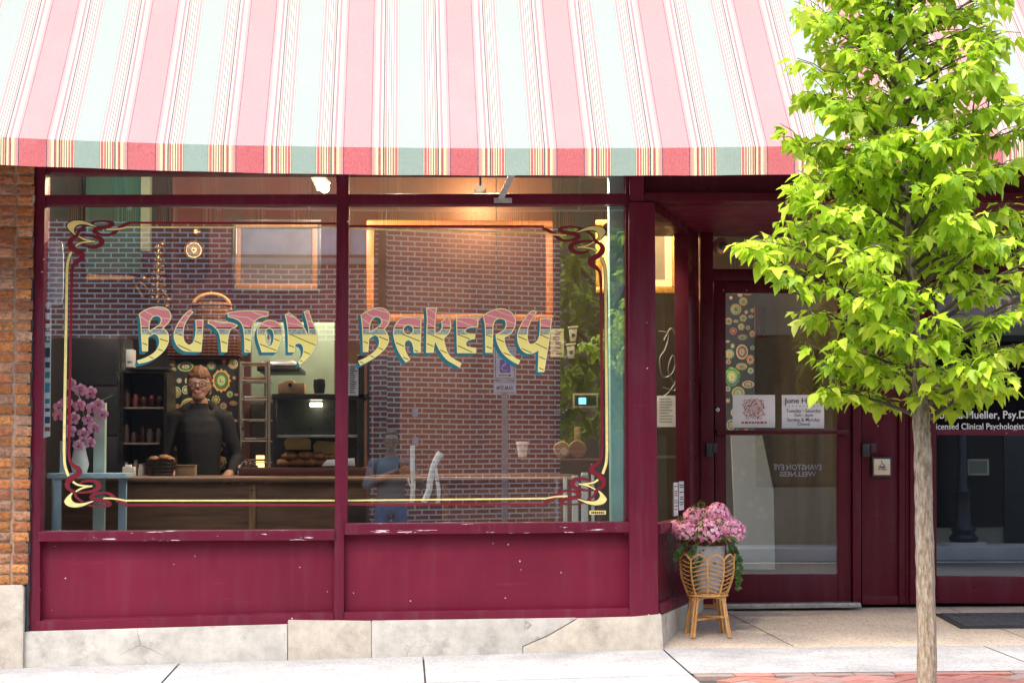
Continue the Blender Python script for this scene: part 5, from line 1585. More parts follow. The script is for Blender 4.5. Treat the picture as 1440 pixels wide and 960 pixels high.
g = MB(); g.box(-16.1, wx + .05, WY - .45, WY + .05, 9, 9.15); g.build('coping', m_farwalk, A)
# angled wing
ang = R(24)
B = bpy.data.objects.new('brick_wing', None); COL.objects.link(B); B.location = (wx, WY, -.22); B.rotation_euler = (0, 0, -ang)
tag(B, 'angled red brick wing reflected behind the second word of the window lettering', 'building')
g = MB(); g.box(0, 2.62, -.4, 0, 0, 9); 
wing = g.build('wall', m_fbrick, B); wing.location = (0, 0, 0)
g = MB(); g.box(-.02, 2.68, -.44, .04, 9, 9.15); q = g.build('coping', m_farwalk, B); q.location = (0, 0, 0)
for zz in (1.72, 1.33):
    g = MB(); g.box(.36, .44, .001, .03, zz + .13, zz + .25); q = g.build('meter_plate', mk('plate_pale', (.6, .65, .72), .4), B, bevel=.004); q.location = (0, 0, 0)
# the eye clinic
m_stucco = concrete('beige_stucco', (.27, .235, .17), .25, 1.2, crack=False)
C_ = thing('beige_clinic_building', 'beige rendered clinic building with a lettered window reflected in the door', 'building', (8, WY, -.22))
cx0 = 4.75
wz0 = .62
g = MB(); g.box(cx0, 5.25, WY - .4, WY, -.22, 5); g.box(5.25, 7.4, WY - .4, WY, -.22, wz0); g.box(5.25, 7.4, WY - .4, WY, 2.9, 5); g.box(7.4, 16, WY - .4, WY, -.22, 5); g.build('wall', m_stucco, C_)
g = MB(); g.box(5.25, 7.4, WY - .22, WY - .2, wz0, 2.9); g.build('window_glass', mk('olive_glass', (.05, .045, .028), .25), C_)
g = MB()
for x0, x1, z0, z1 in ((5.25, 7.4, wz0, wz0 + .06), (5.25, 5.31, wz0 + .061, 2.899), (7.34, 7.4, wz0 + .061, 2.9), (6.7, 6.75, wz0 + .061, 2.9)): g.box(x0, x1, WY - .19, WY - .1, z0, z1)
g.build('window_frame', m_black, C_)
k = 28.4 / F
for txt, px, py, w, h in (('EVANSTON EYE', 1131, 661, 68, 8), ('WELLNESS', 1131, 670.5, 52, 7)):
    q = P(px, py, 3 + 14.35)
    text_obj('window_lettering', txt, h * k, (q.x, WY - .185, q.z), m_wht, C_, .012, w * k, flip=True)
g = MB(); g.box(7.7, 10.6, WY + .004, WY + .02, .02, 2.9); g.build('shop_window', mk('black_glass', (.01, .011, .013), .2, spec=.2), C_)
g = MB(); g.box(cx0 - .05, 16, WY - .45, WY + .1, 5, 5.2); g.build('coping', m_farwalk, C_)
for x0, z1 in ((9.0, 2.5),):
    g = MB(); g.box(x0, x0 + 1.1, WY + .002, WY + .05, -.22, z1 - .2); g.build('dark_door', m_black, C_, bevel=.01)
# dark backdrop building in the gap
g = MB(); g.box(-3, 9, -27, -26, -.22, 8); G_ = g.build('distant_brown_building', mk('brown_render', (.16, .11, .09), .9, var=.2, vs=1)); tag(G_, 'brown building far behind the gap beside the brick wing', 'building')

# parking sign on its post
sg = thing('parking_sign', 'accessible parking sign with a blue wheelchair square on a galvanised post', 'sign', tuple(vp(710, 720, 13.7)))
D = 13.7; sx = vp(710, 600, D).x
g = MB(); ztop = vp(710, 484, D).z
pts = [(sx - .035, 0), (sx + .035, 0)]
g.box(sx - .02, sx + .02, -D - .03, -D - .018, -.22, ztop); g.box(sx - .04, sx - .021, -D - .03, -D, -.2, ztop); g.box(sx + .021, sx + .04, -D - .03, -D, -.2, ztop)
g.build('post', m_galv, sg)
kk = 24.5 / F
def spx(x0, y0, x1, y1, d, mat, name, bev=.0):
    a = vp(x0, y1, D); b = vp(x1, y0, D); g = MB(); g.box(a.x, b.x, -D + d, -D + d + .004, a.z, b.z); return g.build(name, mat, sg, bevel=bev)
spx(694, 488, 726, 534, .006, mk('sign_white', (.85, .92, .92), .4), 'upper_plate')
spx(694, 535.5, 726, 553, .006, bpy.data.materials['sign_white'], 'lower_plate')
m_sgn = mk('sign_green', (.02, .16, .1), .4); m_sblue = mk('sign_blue', (.01, .09, .70), .4)
spx(703, 506, 718, 524, .0105, m_sblue, 'blue_square')
for r in ((696, 490, 724, 490.8), (696, 531.5, 724, 532.3), (696, 490.8, 696.8, 531.5), (723.2, 490.8, 724, 531.5), (696, 537, 724, 537.7), (696, 551, 724, 551.7)): spx(*r, .0105, m_sgn, 'border')
def sline(txt, py, h, w):
    q = vp(710, py, D); text_obj('lettering', txt, h * kk, (q.x, -D + .0115, q.z), m_sgn, sg, .01, w * kk, flip=True)
sline('RESERVED', 497, 4.2, 23); sline('PARKING', 503.5, 4.2, 22)
sline('9AM-5PM', 548, 6, 24)
g = MB(); q = vp(710, 528, D)
g.add([(q.x + x * kk, -D + .0115, q.z + z * kk) for x, z in ((-9, -.6), (6, -.6), (6, -2.2), (10, 0), (6, 2.2), (6, .6), (-9, .6))], [tuple(range(7))]); g.build('arrow', m_sgn, sg)
g = MB(); q = vp(710, 515, D); yy = -D + .016
g.ball((q.x + 1 * kk, yy, q.z + 6.5 * kk), 1.3 * kk, .004, 1.3 * kk)
g.tube([(q.x + 1 * kk, yy, q.z + 4.5 * kk), (q.x + .3 * kk, yy, q.z), (q.x - 3.5 * kk, yy, q.z), (q.x - 5 * kk, yy, q.z - 5 * kk)], .75 * kk, 6)
g.tube([(q.x + (.6 + 4.6 * math.cos(R(a))) * kk, yy, q.z + (-2 + 4.6 * math.sin(R(a))) * kk) for a in range(60, 330, 20)], .7 * kk, 6)
g.build('wheelchair_symbol', m_wht, sg)
# dark van parked across the street, left of the photographer
van = thing('parked_van', 'tall black panel van parked across the street, darkening the left window reflection', 'van', (-3, -12.1, ROADZ))
m_van = mk('black_car_paint', (.008, .008, .009), .5, var=.05, spec=.12); m_vglass = mk('dark_car_glass', (.008, .008, .009), .2, spec=.2)
vx0, vx1, vy0, vy1 = -5.9, -.42, -13.2, -11.45
prof_v = [(vx1, .35), (vx1, 2.68), (vx1 - .12, 2.84), (-4.0, 2.88), (-4.45, 2.7), (-5.15, 1.45), (-5.85, 1.2), (vx0, .95), (vx0, .35)]
g = MB(); g.prism([(x, z + ROADZ) for x, z in prof_v], vy0, vy1); g.build('body', m_van, van, bevel=.06)
for yy, sg_ in ((vy1, 1), (vy0, -1)):
    g = MB(); g.prism([(-4.2, 1.45 + ROADZ), (-3.3, 1.45 + ROADZ), (-3.3, 2.1 + ROADZ), (-4.35, 2.1 + ROADZ), (-4.75, 1.5 + ROADZ)], min(yy, yy + sg_ * .006), max(yy, yy + sg_ * .006)); g.build('side_window', m_vglass, van)
    g = MB(); g.box(-4.72, -4.55, min(yy + sg_ * .01, yy + sg_ * .2), max(yy + sg_ * .01, yy + sg_ * .2), 1.42 + ROADZ, 1.7 + ROADZ); g.build('wing_mirror', m_van, van, bevel=.02)
    g = MB(); g.box(-3.2, -1.5, min(yy, yy + sg_ * .008), max(yy, yy + sg_ * .008), .95 + ROADZ, 1.0 + ROADZ); g.build('side_trim', m_black, van)
    g = MB(); g.box(-5.895, -5.6, min(yy - sg_ * .1, yy + sg_ * .004), max(yy - sg_ * .1, yy + sg_ * .004), .95 + ROADZ, 1.12 + ROADZ); g.build('headlight', mk('lamp_clear', (.7, .7, .7), .1), van, bevel=.01)
    g = MB(); g.box(vx1 - .03, vx1 + .012, min(yy - sg_ * .16, yy - sg_ * .03), max(yy - sg_ * .16, yy - sg_ * .03), .9 + ROADZ, 1.5 + ROADZ); g.build('tail_light', mk('lamp_red', (.4, .02, .02), .2), van, bevel=.01)
    for xw in (-4.95, -1.35):
        g = MB(); g.lathe([(.2, -.1), (.33, -.11), (.36, -.06), (.36, .06), (.33, .11), (.2, .1)], (xw, yy - sg_ * .1, .36 + ROADZ), 28, 0, 'Y'); wv_ = g.build('wheel', m_rub, van, smooth=40)
        g = MB(); g.lathe([(0, -.09), (.2, -.085), (.2, .085), (0, .09)], (xw, yy - sg_ * .1, .36 + ROADZ), 20, 0, 'Y'); g.build('rim', m_steel, wv_, smooth=40)
g = MB(); g.prism([(-4.5, 2.6 + ROADZ), (-5.14, 1.49 + ROADZ), (-5.18, 1.5 + ROADZ), (-4.54, 2.62 + ROADZ)], vy0 + .12, vy1 - .12); g.build('windscreen', m_vglass, van)
# lamp post reflected in the office window
lpx = P(1356, 700, 3 + 13.95).x
lp = thing('street_lamp', 'black fluted street lamp post reflected in the office window', 'street lamp', (lpx, -13.95, -.22))
g = MB(); g.lathe([(0, 0), (.33, 0), (.33, .05), (0, .05)], (lpx, -13.95, -.22), 28); g.build('concrete_pad', m_farwalk, lp, smooth=40)
g = MB(); g.lathe([(.2, .0), (.22, .06), (.16, .12), (.19, .18), (.12, .26), (.11, .7), (.13, .74), (.07, .82), (.06, 3.4)], (lpx, -13.95, -.17), 16); g.build('post', m_black, lp, smooth=40)
g = MB(); g.lathe([(.05, 0), (.2, .12), (.22, .5), (.12, .68), (0, .78)], (lpx, -13.95, 3.23), 20); g.build('lantern', mk('lamp_glass', (.6, .6, .55), .3), lp, smooth=40)

# ------------------------------------------------------------------ trees
def leaf_mat(name, stops, trans=.45):
    t = NT(name)
    a = t.n('ShaderNodeAttribute', _attribute_name='tint').outputs['Fac']
    col = t.ramp(a, stops)
    d = t.pbr(col, .45, 0, .35)
    tr = t.n('ShaderNodeBsdfTranslucent', Color=t.mix(.5, col, (.6, .8, .05, 1))).outputs[0]
    return t.done(t.n('ShaderNodeMixShader', Fac=trans, i1=d, i2=tr).outputs[0])
LEAF = [(0, 0), (.0, .5), (.0, 1.0), (.16, .06), (.30, .24), (.50, .50), (.25, .50), (.20, .72), (-.16, .06), (-.30, .24), (-.50, .50), (-.25, .50), (-.20, .72)]
LF = [(0, 3, 4, 1), (4, 5, 6, 1), (1, 6, 7, 2), (0, 1, 9, 8), (9, 1, 11, 10), (1, 2, 12, 11)]
LEAF2 = [(0, 0), (.0, .45), (.0, 1.0), (.14, .1), (.25, .28), (.27, .45), (.2, .65), (.1, .84), (-.14, .1), (-.25, .28), (-.27, .45), (-.2, .65), (-.1, .84)]
def add_leaf(V, Fc, T, pos, axis, nrm, L, tint, r, shape=0):
    side = axis.cross(nrm).normalized(); nrm = side.cross(axis)
    o = len(V); fold = r.uniform(.05, .4); curl = r.uniform(.0, .6)
    for x, y in (LEAF if shape == 0 else LEAF2):
        p = pos + axis * (y * L) + side * (x * L) + nrm * L * (fold * abs(x) - curl * y * y)
        V.append(tuple(p)); T.append(tint)
    for f in LF: Fc.append(tuple(i + o for i in f))
def foliage(name, V, Fc, T, mat, parent):
    me = bpy.data.meshes.new(name); me.from_pydata(V, [], Fc); me.materials.append(mat)
    ca = me.color_attributes.new('tint', 'FLOAT_COLOR', 'POINT')
    ca.data.foreach_set('color', [c for q in T for c in (q, q, q, 1)])
    me.polygons.foreach_set('use_smooth', [True] * len(me.polygons))
    o = bpy.data.objects.new(name, me); COL.objects.link(o); o.parent = parent; o.location = -parent.location
    return o
TY = -3.0
t = NT('young_bark')
co = t.coord(); mp = t.n('ShaderNodeMapping', Vector=co); mp.inputs['Scale'].default_value = (30, 30, 7)
b1 = t.noise(3, 7, .68, mp.outputs[0]); b2 = t.noise(26, 4)
col = t.ramp(b1, [(.3, (.09, .064, .042)), (.42, (.22, .16, .105)), (.54, (.34, .27, .195)), (.66, (.46, .41, .32))])
col = t.mix(t.mapr(b2, .58, .7, 0, .4), col, (.26, .28, .2, 1))
m_bark = t.done(t.pbr(col, .9, 0, .15, t.bump(t.math('ADD', b1, t.math('MULTIPLY', b2, .3)), .6, .012)))
m_twig = mk('twig_bark', (.10, .075, .055), .8, var=.3, vs=20)
tree = thing('street_tree', 'young green leaved street tree in the pavement before the office window', 'tree', tuple(P(1303, 1075, TY)))
rt = random.Random(23)
kt = (10.8 + TY) / F
trunk_px = [(1304, 1110, 16), (1303, 1000, 14.2), (1303, 900, 13.6), (1301, 800, 13.2), (1299, 700, 12.6), (1297, 620, 12.2), (1295, 580, 12), (1290, 520, 8.5), (1284, 420, 7.4), (1277, 320, 6.5), (1270, 220, 5.4), (1263, 120, 4.6), (1262, 20, 3.6), (1266, -90, 2.4), (1270, -190, 1.2)]
tp = [(P(x, y, TY), r * kt) for x, y, r in trunk_px]
q = catmull([tuple(p) + (r,) for p, r in tp], 6)
g = MB(); g.tube([Vector(c[:3]) + Vector((rt.uniform(-1, 1), rt.uniform(-1, 1), 0)) * .0022 for c in q], [c[3] * rt.uniform(.96, 1.04) for c in q], 20); g.build('trunk', m_bark, tree, smooth=70)
PROF = [(-220, .06), (-150, .18), (-60, .27), (0, .33), (60, .38), (120, .43), (200, .45), (280, .44), (340, .46), (400, .68), (450, .62), (500, .47), (550, .34), (600, .2)]
prof = lambda y: interp(PROF, y)
axis_at = lambda py: P(interp([(y, x) for x, y, r in trunk_px[::-1]], py), py, TY)
V, Fc, T = [], [], []
tips = []
NB = 112
class_b = MB()
golden = 2.39996
for b in range(NB):
    s = (b + .5) / NB
    py = 598 - s * 790
    base = axis_at(py)
    az = b * golden + rt.uniform(-.3, .3)
    rr = prof(py - 60 * rt.random()) * rt.uniform(.72, 1.08)
    if math.cos(az) > 0: rr *= 1 + .22 * math.cos(az)
    el = rt.uniform(.35, .75)
    d = Vector((math.cos(az), math.sin(az), 0))
    side = Vector((-d.y, d.x, 0)) * rt.uniform(-.12, .12)
    pts = [base, base + d * rr * .35 + Vector((0, 0, rr * .35 * el)) + side * .3, base + d * rr * .7 + Vector((0, 0, rr * .62 * el)) + side, base + d * rr + Vector((0, 0, rr * .74 * el)) + side * 1.3]
    c = catmull([tuple(p) for p in pts], 5)
    class_b.tube(c, [max(.0022, .0105 * (1 - i / len(c)) * (1.15 - .5 * s)) for i in range(len(c))], 6)
    for k in range(12):
        u = .22 + .78 * (k + rt.random()) / 12
        p = Vector(c[min(len(c) - 1, int(u * (len(c) - 1)))])
        a2 = az + rt.choice((-1, 1)) * rt.uniform(.4, 1.3)
        ln = rt.uniform(.07, .20) * (1.15 - .4 * u)
        e = p + Vector((math.cos(a2), math.sin(a2), rt.uniform(.05, .6))) * ln
        class_b.tube([p, (p + e) / 2 + Vector((0, 0, .012)), e], [.003, .0022, .0014], 4, cap=False)
        tips.append((e, Vector((math.cos(a2), math.sin(a2), 0)), p))
    tips.append((Vector(c[-1]), d, Vector(c[-3])))
# the two shoots that stand clear of the crown
for pts, dd in (([(1135, 430), (1110, 395), (1085, 368), (1062, 352), (1048, 348)], -.25), ([(1350, 260), (1366, 170), (1378, 90), (1396, 30)], .3), ([(1385, 200), (1392, 130), (1402, 60)], .1)):
    c = catmull([tuple(P(x, y, TY + dd)) for x, y in pts], 5)
    class_b.tube(c, [.005 * (1 - .6 * i / len(c)) for i in range(len(c))], 6)
    for i in range(3, len(c), 2 if dd < 0 else 3):
        p = Vector(c[i]); a2 = rt.uniform(0, 6.28)
        tips.append((p + Vector((math.cos(a2), math.sin(a2), .4)) * .03, Vector((math.cos(a2), math.sin(a2), 0)), p))
class_b.build('branches', m_twig, tree, smooth=70)
for e, d, p in tips:
    n = rt.randint(7, 11) - (3 if e.z > 2.6 else 0) - (2 if e.x > tree.location.x + .25 and e.z < 1.9 else 0)
    clump = rt.uniform(-.16, .16)
    ctr = axis_at(480 - (e.z - CAM.z) * 0 - 0) if False else None
    for k in range(n):
        a = math.atan2(d.y, d.x) + (k - (n - 1) / 2) * rt.uniform(.45, .8) + rt.uniform(-.3, .3)
        out = Vector((math.cos(a), math.sin(a), rt.uniform(-1.3, .1))).normalized()
        pos = p.lerp(e, rt.uniform(.35, 1.08)) + Vector((rt.uniform(-1, 1), rt.uniform(-1, 1), rt.uniform(-1, 1))) * .012
        up = Vector((rt.uniform(-.5, .5), rt.uniform(-.5, .5), 1)).normalized()
        L = rt.choice((.026, .036, .045, .052, .06, .072)) * rt.uniform(.85, 1.2)
        pos2 = pos + out * .022
        V0 = len(V)
        add_leaf(V, Fc, T, pos2, out, up, L, max(0, min(1, rt.gauss(.52, .22) + clump)), rt, rt.choice((0, 0, 1)))
        # thin stalk
        o = len(V); sd = out.cross(up).normalized() * .0011
        V.extend([tuple(pos - sd), tuple(pos + sd), tuple(pos2 + sd), tuple(pos2 - sd)]); T.extend([.4] * 4); Fc.append((o, o + 1, o + 2, o + 3))
m_leaf = leaf_mat('spring_leaf', [(0, (.11, .25, .012)), (.4, (.31, .50, .022)), (.7, (.55, .70, .045)), (1, (.78, .85, .15))], .5)
foliage('foliage', V, Fc, T, m_leaf, tree)
LEAVES = len(V)

def far_tree(name, label, x, y, h, r, seed, stops, low=.22):
    rr = random.Random(seed)
    o = thing(name, label, 'tree', (x, y, -.22))
    g = MB(); g.tube([(x, y, -.22), (x + .05, y, h * .35), (x - .05, y, h * .7), (x, y, h * .9)], [.16, .12, .07, .02], 10)
    for k in range(9):
        a = k * golden; z = h * (.3 + .06 * k); g.tube([(x, y, z), (x + math.cos(a) * r * .4, y + math.sin(a) * r * .4, z + h * .08), (x + math.cos(a) * r * .8, y + math.sin(a) * r * .8, z + h * .12)], [.05, .03, .01], 6)
    g.build('trunk', m_twig, o, smooth=60)
    V, Fc, T = [], [], []
    for k in range(1500):
        u = rr.random(); zz = low + (1 - low) * u; rad = r * math.sqrt(max(.02, 1 - ((zz - .55) / .5) ** 2)) * (.35 + .65 * rr.random() ** .4)
        a = rr.uniform(0, 6.283); lump = 1 + .25 * math.sin(3 * a + 9 * zz)
        pos = Vector((x + math.cos(a) * rad * lump, y + math.sin(a) * rad * lump, h * zz))
        out = Vector((rr.uniform(-1, 1), rr.uniform(-1, 1), rr.uniform(-.8, .3))).normalized()
        add_leaf(V, Fc, T, pos, out, Vector((rr.uniform(-.6, .6), rr.uniform(-.6, .6), 1)).normalized(), rr.uniform(.16, .3), rr.gauss(.5, .2), rr, 1)
    foliage('foliage', V, Fc, T, leaf_mat('far_leaf', stops, .35), o)
far_tree('street_tree', 'leafy green tree across the street reflected beside the brick wing', 2.9, -16.4, 6.2, 1.1, 3, [(0, (.02, .05, .012)), (.5, (.06, .12, .02)), (1, (.15, .22, .04))])
far_tree('street_tree', 'darker green tree behind the reflected gap between the buildings', 4.1, -19.5, 7.5, 1.7, 8, [(0, (.015, .04, .012)), (.5, (.045, .09, .02)), (1, (.1, .16, .03))])

far_tree('street_tree', 'rounded green tree before the beige clinic reflected in the upper door glass', 6.75, -13.9, 4.4, .8, 15, [(0, (.03, .06, .012)), (.5, (.09, .15, .025)), (1, (.2, .27, .05))], .44)

# ------------------------------------------------------------------ rattan stand with hydrangeas
m_rat = mk('rattan', (.52, .27, .085), .42, var=.25, vs=25)
SY = .42
ks = (10.8 + SY) / F
sc0 = P(994.5, 836, SY); 
fl = entry_z(SY) + .001
st = thing('plant_stand', 'rattan plant stand with a woven basket top on four legs', 'plant stand', (sc0.x, SY, fl))
def ring(z, r, n=32): return [(sc0.x + r * math.cos(2 * math.pi * q / n), SY + r * math.sin(2 * math.pi * q / n), z) for q in range(n)]
zb_, zt2 = P(994, 836, SY).z, P(994, 786, SY).z
prof_ = lambda u: (27.5 + 11.5 * math.sin(min(1, u * 1.25) * math.pi / 2)) * ks
g = MB(); g.tube(ring(zb_, 28 * ks), .0075, 8, 0, True); g.tube(ring(zb_ + .012, 27 * ks), .005, 8, 0, True)
g.build('base_ring', m_rat, st, smooth=60)
NRIB = 10
g = MB()
def bpt(a, u, lift=0): r = prof_(u); return Vector((sc0.x + r * math.cos(a), SY + r * math.sin(a), zb_ + (zt2 - zb_) * u + lift))
for k in range(NRIB):
    a = 2 * math.pi * (k + .28) / NRIB
    g.tube([bpt(a, u / 8) for u in range(9)], .0058, 7)
    a2 = a + 2 * math.pi / NRIB
    # scalloped rim
    g.tube([bpt(a + (a2 - a) * q / 10, 1, .034 * math.sin(math.pi * q / 10)) for q in range(11)], .0058, 7)
g.build('ribs_and_rim', m_rat, st, smooth=60)
g = MB()
for k in range(NRIB):
    a = 2 * math.pi * (k + .28) / NRIB; w = 2 * math.pi / NRIB
    for m_ in range(8):
        u = .05 + m_ * .122
        up_ = .13
        if k % 2: g.tube([bpt(a, u + up_), bpt(a + w / 2, u + up_ / 2), bpt(a + w, u)], .0033, 5)
        else: g.tube([bpt(a, u), bpt(a + w / 2, u + up_ / 2), bpt(a + w, u + up_)], .0033, 5)
g.build('chevron_weave', m_rat, st, smooth=60)
for k in range(4):
    a = R(35 + 90 * k) + R(12)
    top = Vector((sc0.x + 26 * ks * math.cos(a), SY + 26 * ks * math.sin(a), zb_)); bot = Vector((sc0.x + 37 * ks * math.cos(a), SY + 37 * ks * math.sin(a), fl))
    g = MB(); nn = Vector((-math.sin(a), math.cos(a), 0)) * .009
    g.tube([top + nn, bot + nn], .008, 8); g.tube([top - nn, bot - nn], .008, 8)
    g.build('leg', m_rat, st, smooth=60)
g = MB()
zc = fl + 24 * ks
for k in range(2):
    a = R(35 + 90 * k) + R(12); v = Vector((math.cos(a), math.sin(a), 0)) * 32 * ks
    g.tube([Vector((sc0.x, SY, zc + k * .014)) - v, Vector((sc0.x, SY, zc + k * .014)) + v], .0075, 8)
for k in range(4):
    a = R(35 + 90 * k) + R(12); a2 = a + math.pi / 2
    p = [Vector((sc0.x + r_ * math.cos(b_), SY + r_ * math.sin(b_), z_)) for b_, r_, z_ in ((a, 28.5 * ks, zb_ - .06), (a + .25, 27 * ks, zb_ - .016), (a + .785, 26 * ks, zb_ - .008), (a2 - .25, 27 * ks, zb_ - .016), (a2, 28.5 * ks, zb_ - .06))]
    g.tube(catmull([tuple(v) for v in p], 5), .005, 6)
g.build('stretchers', m_rat, st, smooth=60)
pot = MB(); zr = P(994, 768, SY).z
pot.lathe([(0, .012), (17 * ks, .012), (24 * ks, (zr - zb_) * .55), (26 * ks, (zr - zb_)), (23.5 * ks, (zr - zb_)), (21 * ks, (zr - zb_) * .8), (0, (zr - zb_) * .78)], (sc0.x, SY, zb_ + .006), 28)
tag(pot.build('flower_pot', concrete('grey_pot', (.36, .35, .33), .3, 9, crack=False), smooth=50), 'round grey stone pot set inside the rattan stand', 'pot')
hy = thing('hydrangea', 'bunch of pink hydrangea heads with green leaves and trailing ivy in the grey pot', 'hydrangea', (sc0.x, SY, zr - .05))
rh = random.Random(6)
t = NT('hydrangea_petal'); at = t.n('ShaderNodeAttribute', _attribute_name='tint').outputs['Fac']
pc = t.ramp(at, [(0, (.62, .08, .26)), (.4, (.85, .34, .52)), (1, (.93, .72, .78))])
m_pet = t.done(t.n('ShaderNodeMixShader', Fac=.25, i1=t.pbr(pc, .55, 0, .3), i2=t.n('ShaderNodeBsdfTranslucent', Color=pc).outputs[0]).outputs[0])
m_hl = leaf_mat('hydrangea_leaf', [(0, (.012, .045, .012)), (.5, (.03, .1, .02)), (1, (.09, .17, .03))], .2)
heads = [(976, 727, 16, .0), (1009, 722, 18, .05), (966, 747, 18, -.06), (997, 747, 21, -.10), (1031, 747, 19, -.03), (950, 741, 11, 0), (990, 727, 15, .09), (1015, 738, 14, .0), (1022, 733, 12, .06)]
for px, py, r, dy in heads:
    c = P(px, py, SY + dy); rad = r * ks
    V, Fc, T = [], [], []
    n = int(60 + r * 9)
    for k in range(n):
        z = 1 - 1.75 * (k + .5) / n; a = k * golden
        nrm = Vector((math.sqrt(max(0, 1 - z * z)) * math.cos(a), math.sqrt(max(0, 1 - z * z)) * math.sin(a), z))
        nrm = (nrm + Vector((rh.uniform(-.3, .3), rh.uniform(-.3, .3), rh.uniform(-.3, .3)))).normalized()
        p = c + Vector((nrm.x * rad, nrm.y * rad, nrm.z * rad * .88)) * rh.uniform(.86, 1.04)
        u = nrm.orthogonal().normalized(); w = nrm.cross(u); rot = rh.uniform(0, 6.28); s = rh.uniform(.0085, .0118); ti = max(0, min(1, rh.gauss(.55, .22)))
        for q in range(4):
            b = rot + q * math.pi / 2
            d = u * math.cos(b) + w * math.sin(b); sd = nrm.cross(d)
            o = len(V)
            for (x, y, h) in ((0, 0, 0), (.45, .5, .12), (.8, .42, .05), (1.0, 0, -.05), (.8, -.42, .05), (.45, -.5, .12)):
                V.append(tuple(p + d * x * s + sd * y * s + nrm * h * s)); T.append(max(0, ti - .35 * (x == 0)))
            Fc.append(tuple(range(o, o + 6)))
    foliage('flower_head', V, Fc, T, m_pet, hy)
for px, py in ((986, 710), (990, 724), (984, 735), (1012, 733), (957, 731), (975, 716)):
    c = P(px, py, SY - (.0 if py < 712 else .185))
    V, Fc, T = [], [], []
    for k in range(26):
        z = 1 - 2 * (k + .5) / 26; a = k * golden; nrm = Vector((math.sqrt(1 - z * z) * math.cos(a), math.sqrt(1 - z * z) * math.sin(a), z))
        add_leaf(V, Fc, T, c + nrm * .016, (nrm + Vector((rh.uniform(-.6, .6), rh.uniform(-.6, .6), rh.uniform(-.6, .6)))).normalized(), nrm.orthogonal().normalized(), .016, rh.uniform(.3, .9), rh, 1)
    foliage('bud', V, Fc, T, m_hl, hy)
V, Fc, T = [], [], []
for k in range(58):
    a = k * golden; rr = rh.uniform(.06, .14)
    p = Vector((sc0.x + rr * math.cos(a), SY + rr * math.sin(a), P(0, rh.uniform(742, 768), SY).z))
    out = Vector((math.cos(a), math.sin(a), rh.uniform(-.5, .35))).normalized()
    add_leaf(V, Fc, T, p, out, Vector((rh.uniform(-.4, .4), rh.uniform(-.4, .4), 1)).normalized(), rh.uniform(.05, .085), rh.uniform(.1, .7), rh, 1)
foliage('leaves', V, Fc, T, m_hl, hy)
V, Fc, T = [], [], []
g = MB()
for pts in ([(1028, 764), (1036, 778), (1040, 795), (1038, 812), (1036, 826)], [(1024, 764), (1032, 785), (1034, 808)], [(975, 764), (968, 778), (970, 795), (973, 812)], [(985, 764), (984, 780), (978, 792)], [(962, 762), (952, 772), (948, 784)], [(998, 764), (996, 778), (999, 790)]):
    c = [Vector(q) + Vector((0, -.085 if 960 < pts[0][0] < 1010 else -.02, 0)) for q in catmull([tuple(P(x, y, SY)) for x, y in pts], 7)]
    g.tube(c, .0018, 5)
    for q in c[1:]:
        for _ in range(3):
            add_leaf(V, Fc, T, q, Vector((rh.uniform(-1, 1), rh.uniform(-1, .2), rh.uniform(-1, .3))).normalized(), Vector((rh.uniform(-.5, .5), -1, rh.uniform(0, 1))).normalized(), rh.uniform(.018, .03), rh.uniform(.3, 1), rh, 0)
g.build('ivy_stems', m_twig, hy)
foliage('trailing_ivy', V, Fc, T, m_hl, hy)
# ------------------------------------------------------------------ people
def loft(g, rings, seg=24, mat=0):
    o = len(g.v)
    for cx, cy, cz, rx, ry in rings:
        for k in range(seg):
            a = 2 * math.pi * k / seg
            g.v.append((cx + rx * math.cos(a), cy + ry * math.sin(a), cz))
    n = len(rings)
    for i in range(n - 1):
        for k in range(seg):
            k2 = (k + 1) % seg
            g.f.append((o + i * seg + k, o + i * seg + k2, o + (i + 1) * seg + k2, o + (i + 1) * seg + k)); g.m.append(mat)
    g.f.append(tuple(o + k for k in range(seg - 1, -1, -1))); g.m.append(mat)
    g.f.append(tuple(o + (n - 1) * seg + k for k in range(seg))); g.m.append(mat)

def limb(g, pts, rs, seg=14):
    c = catmull([tuple(p) + (r,) for p, r in zip(pts, rs)], 5)
    g.tube([Vector(q[:3]) for q in c], [q[3] for q in c], seg)
    for p, r in zip(pts, rs): g.ball(p, r, mat=0, u=12, v=8)

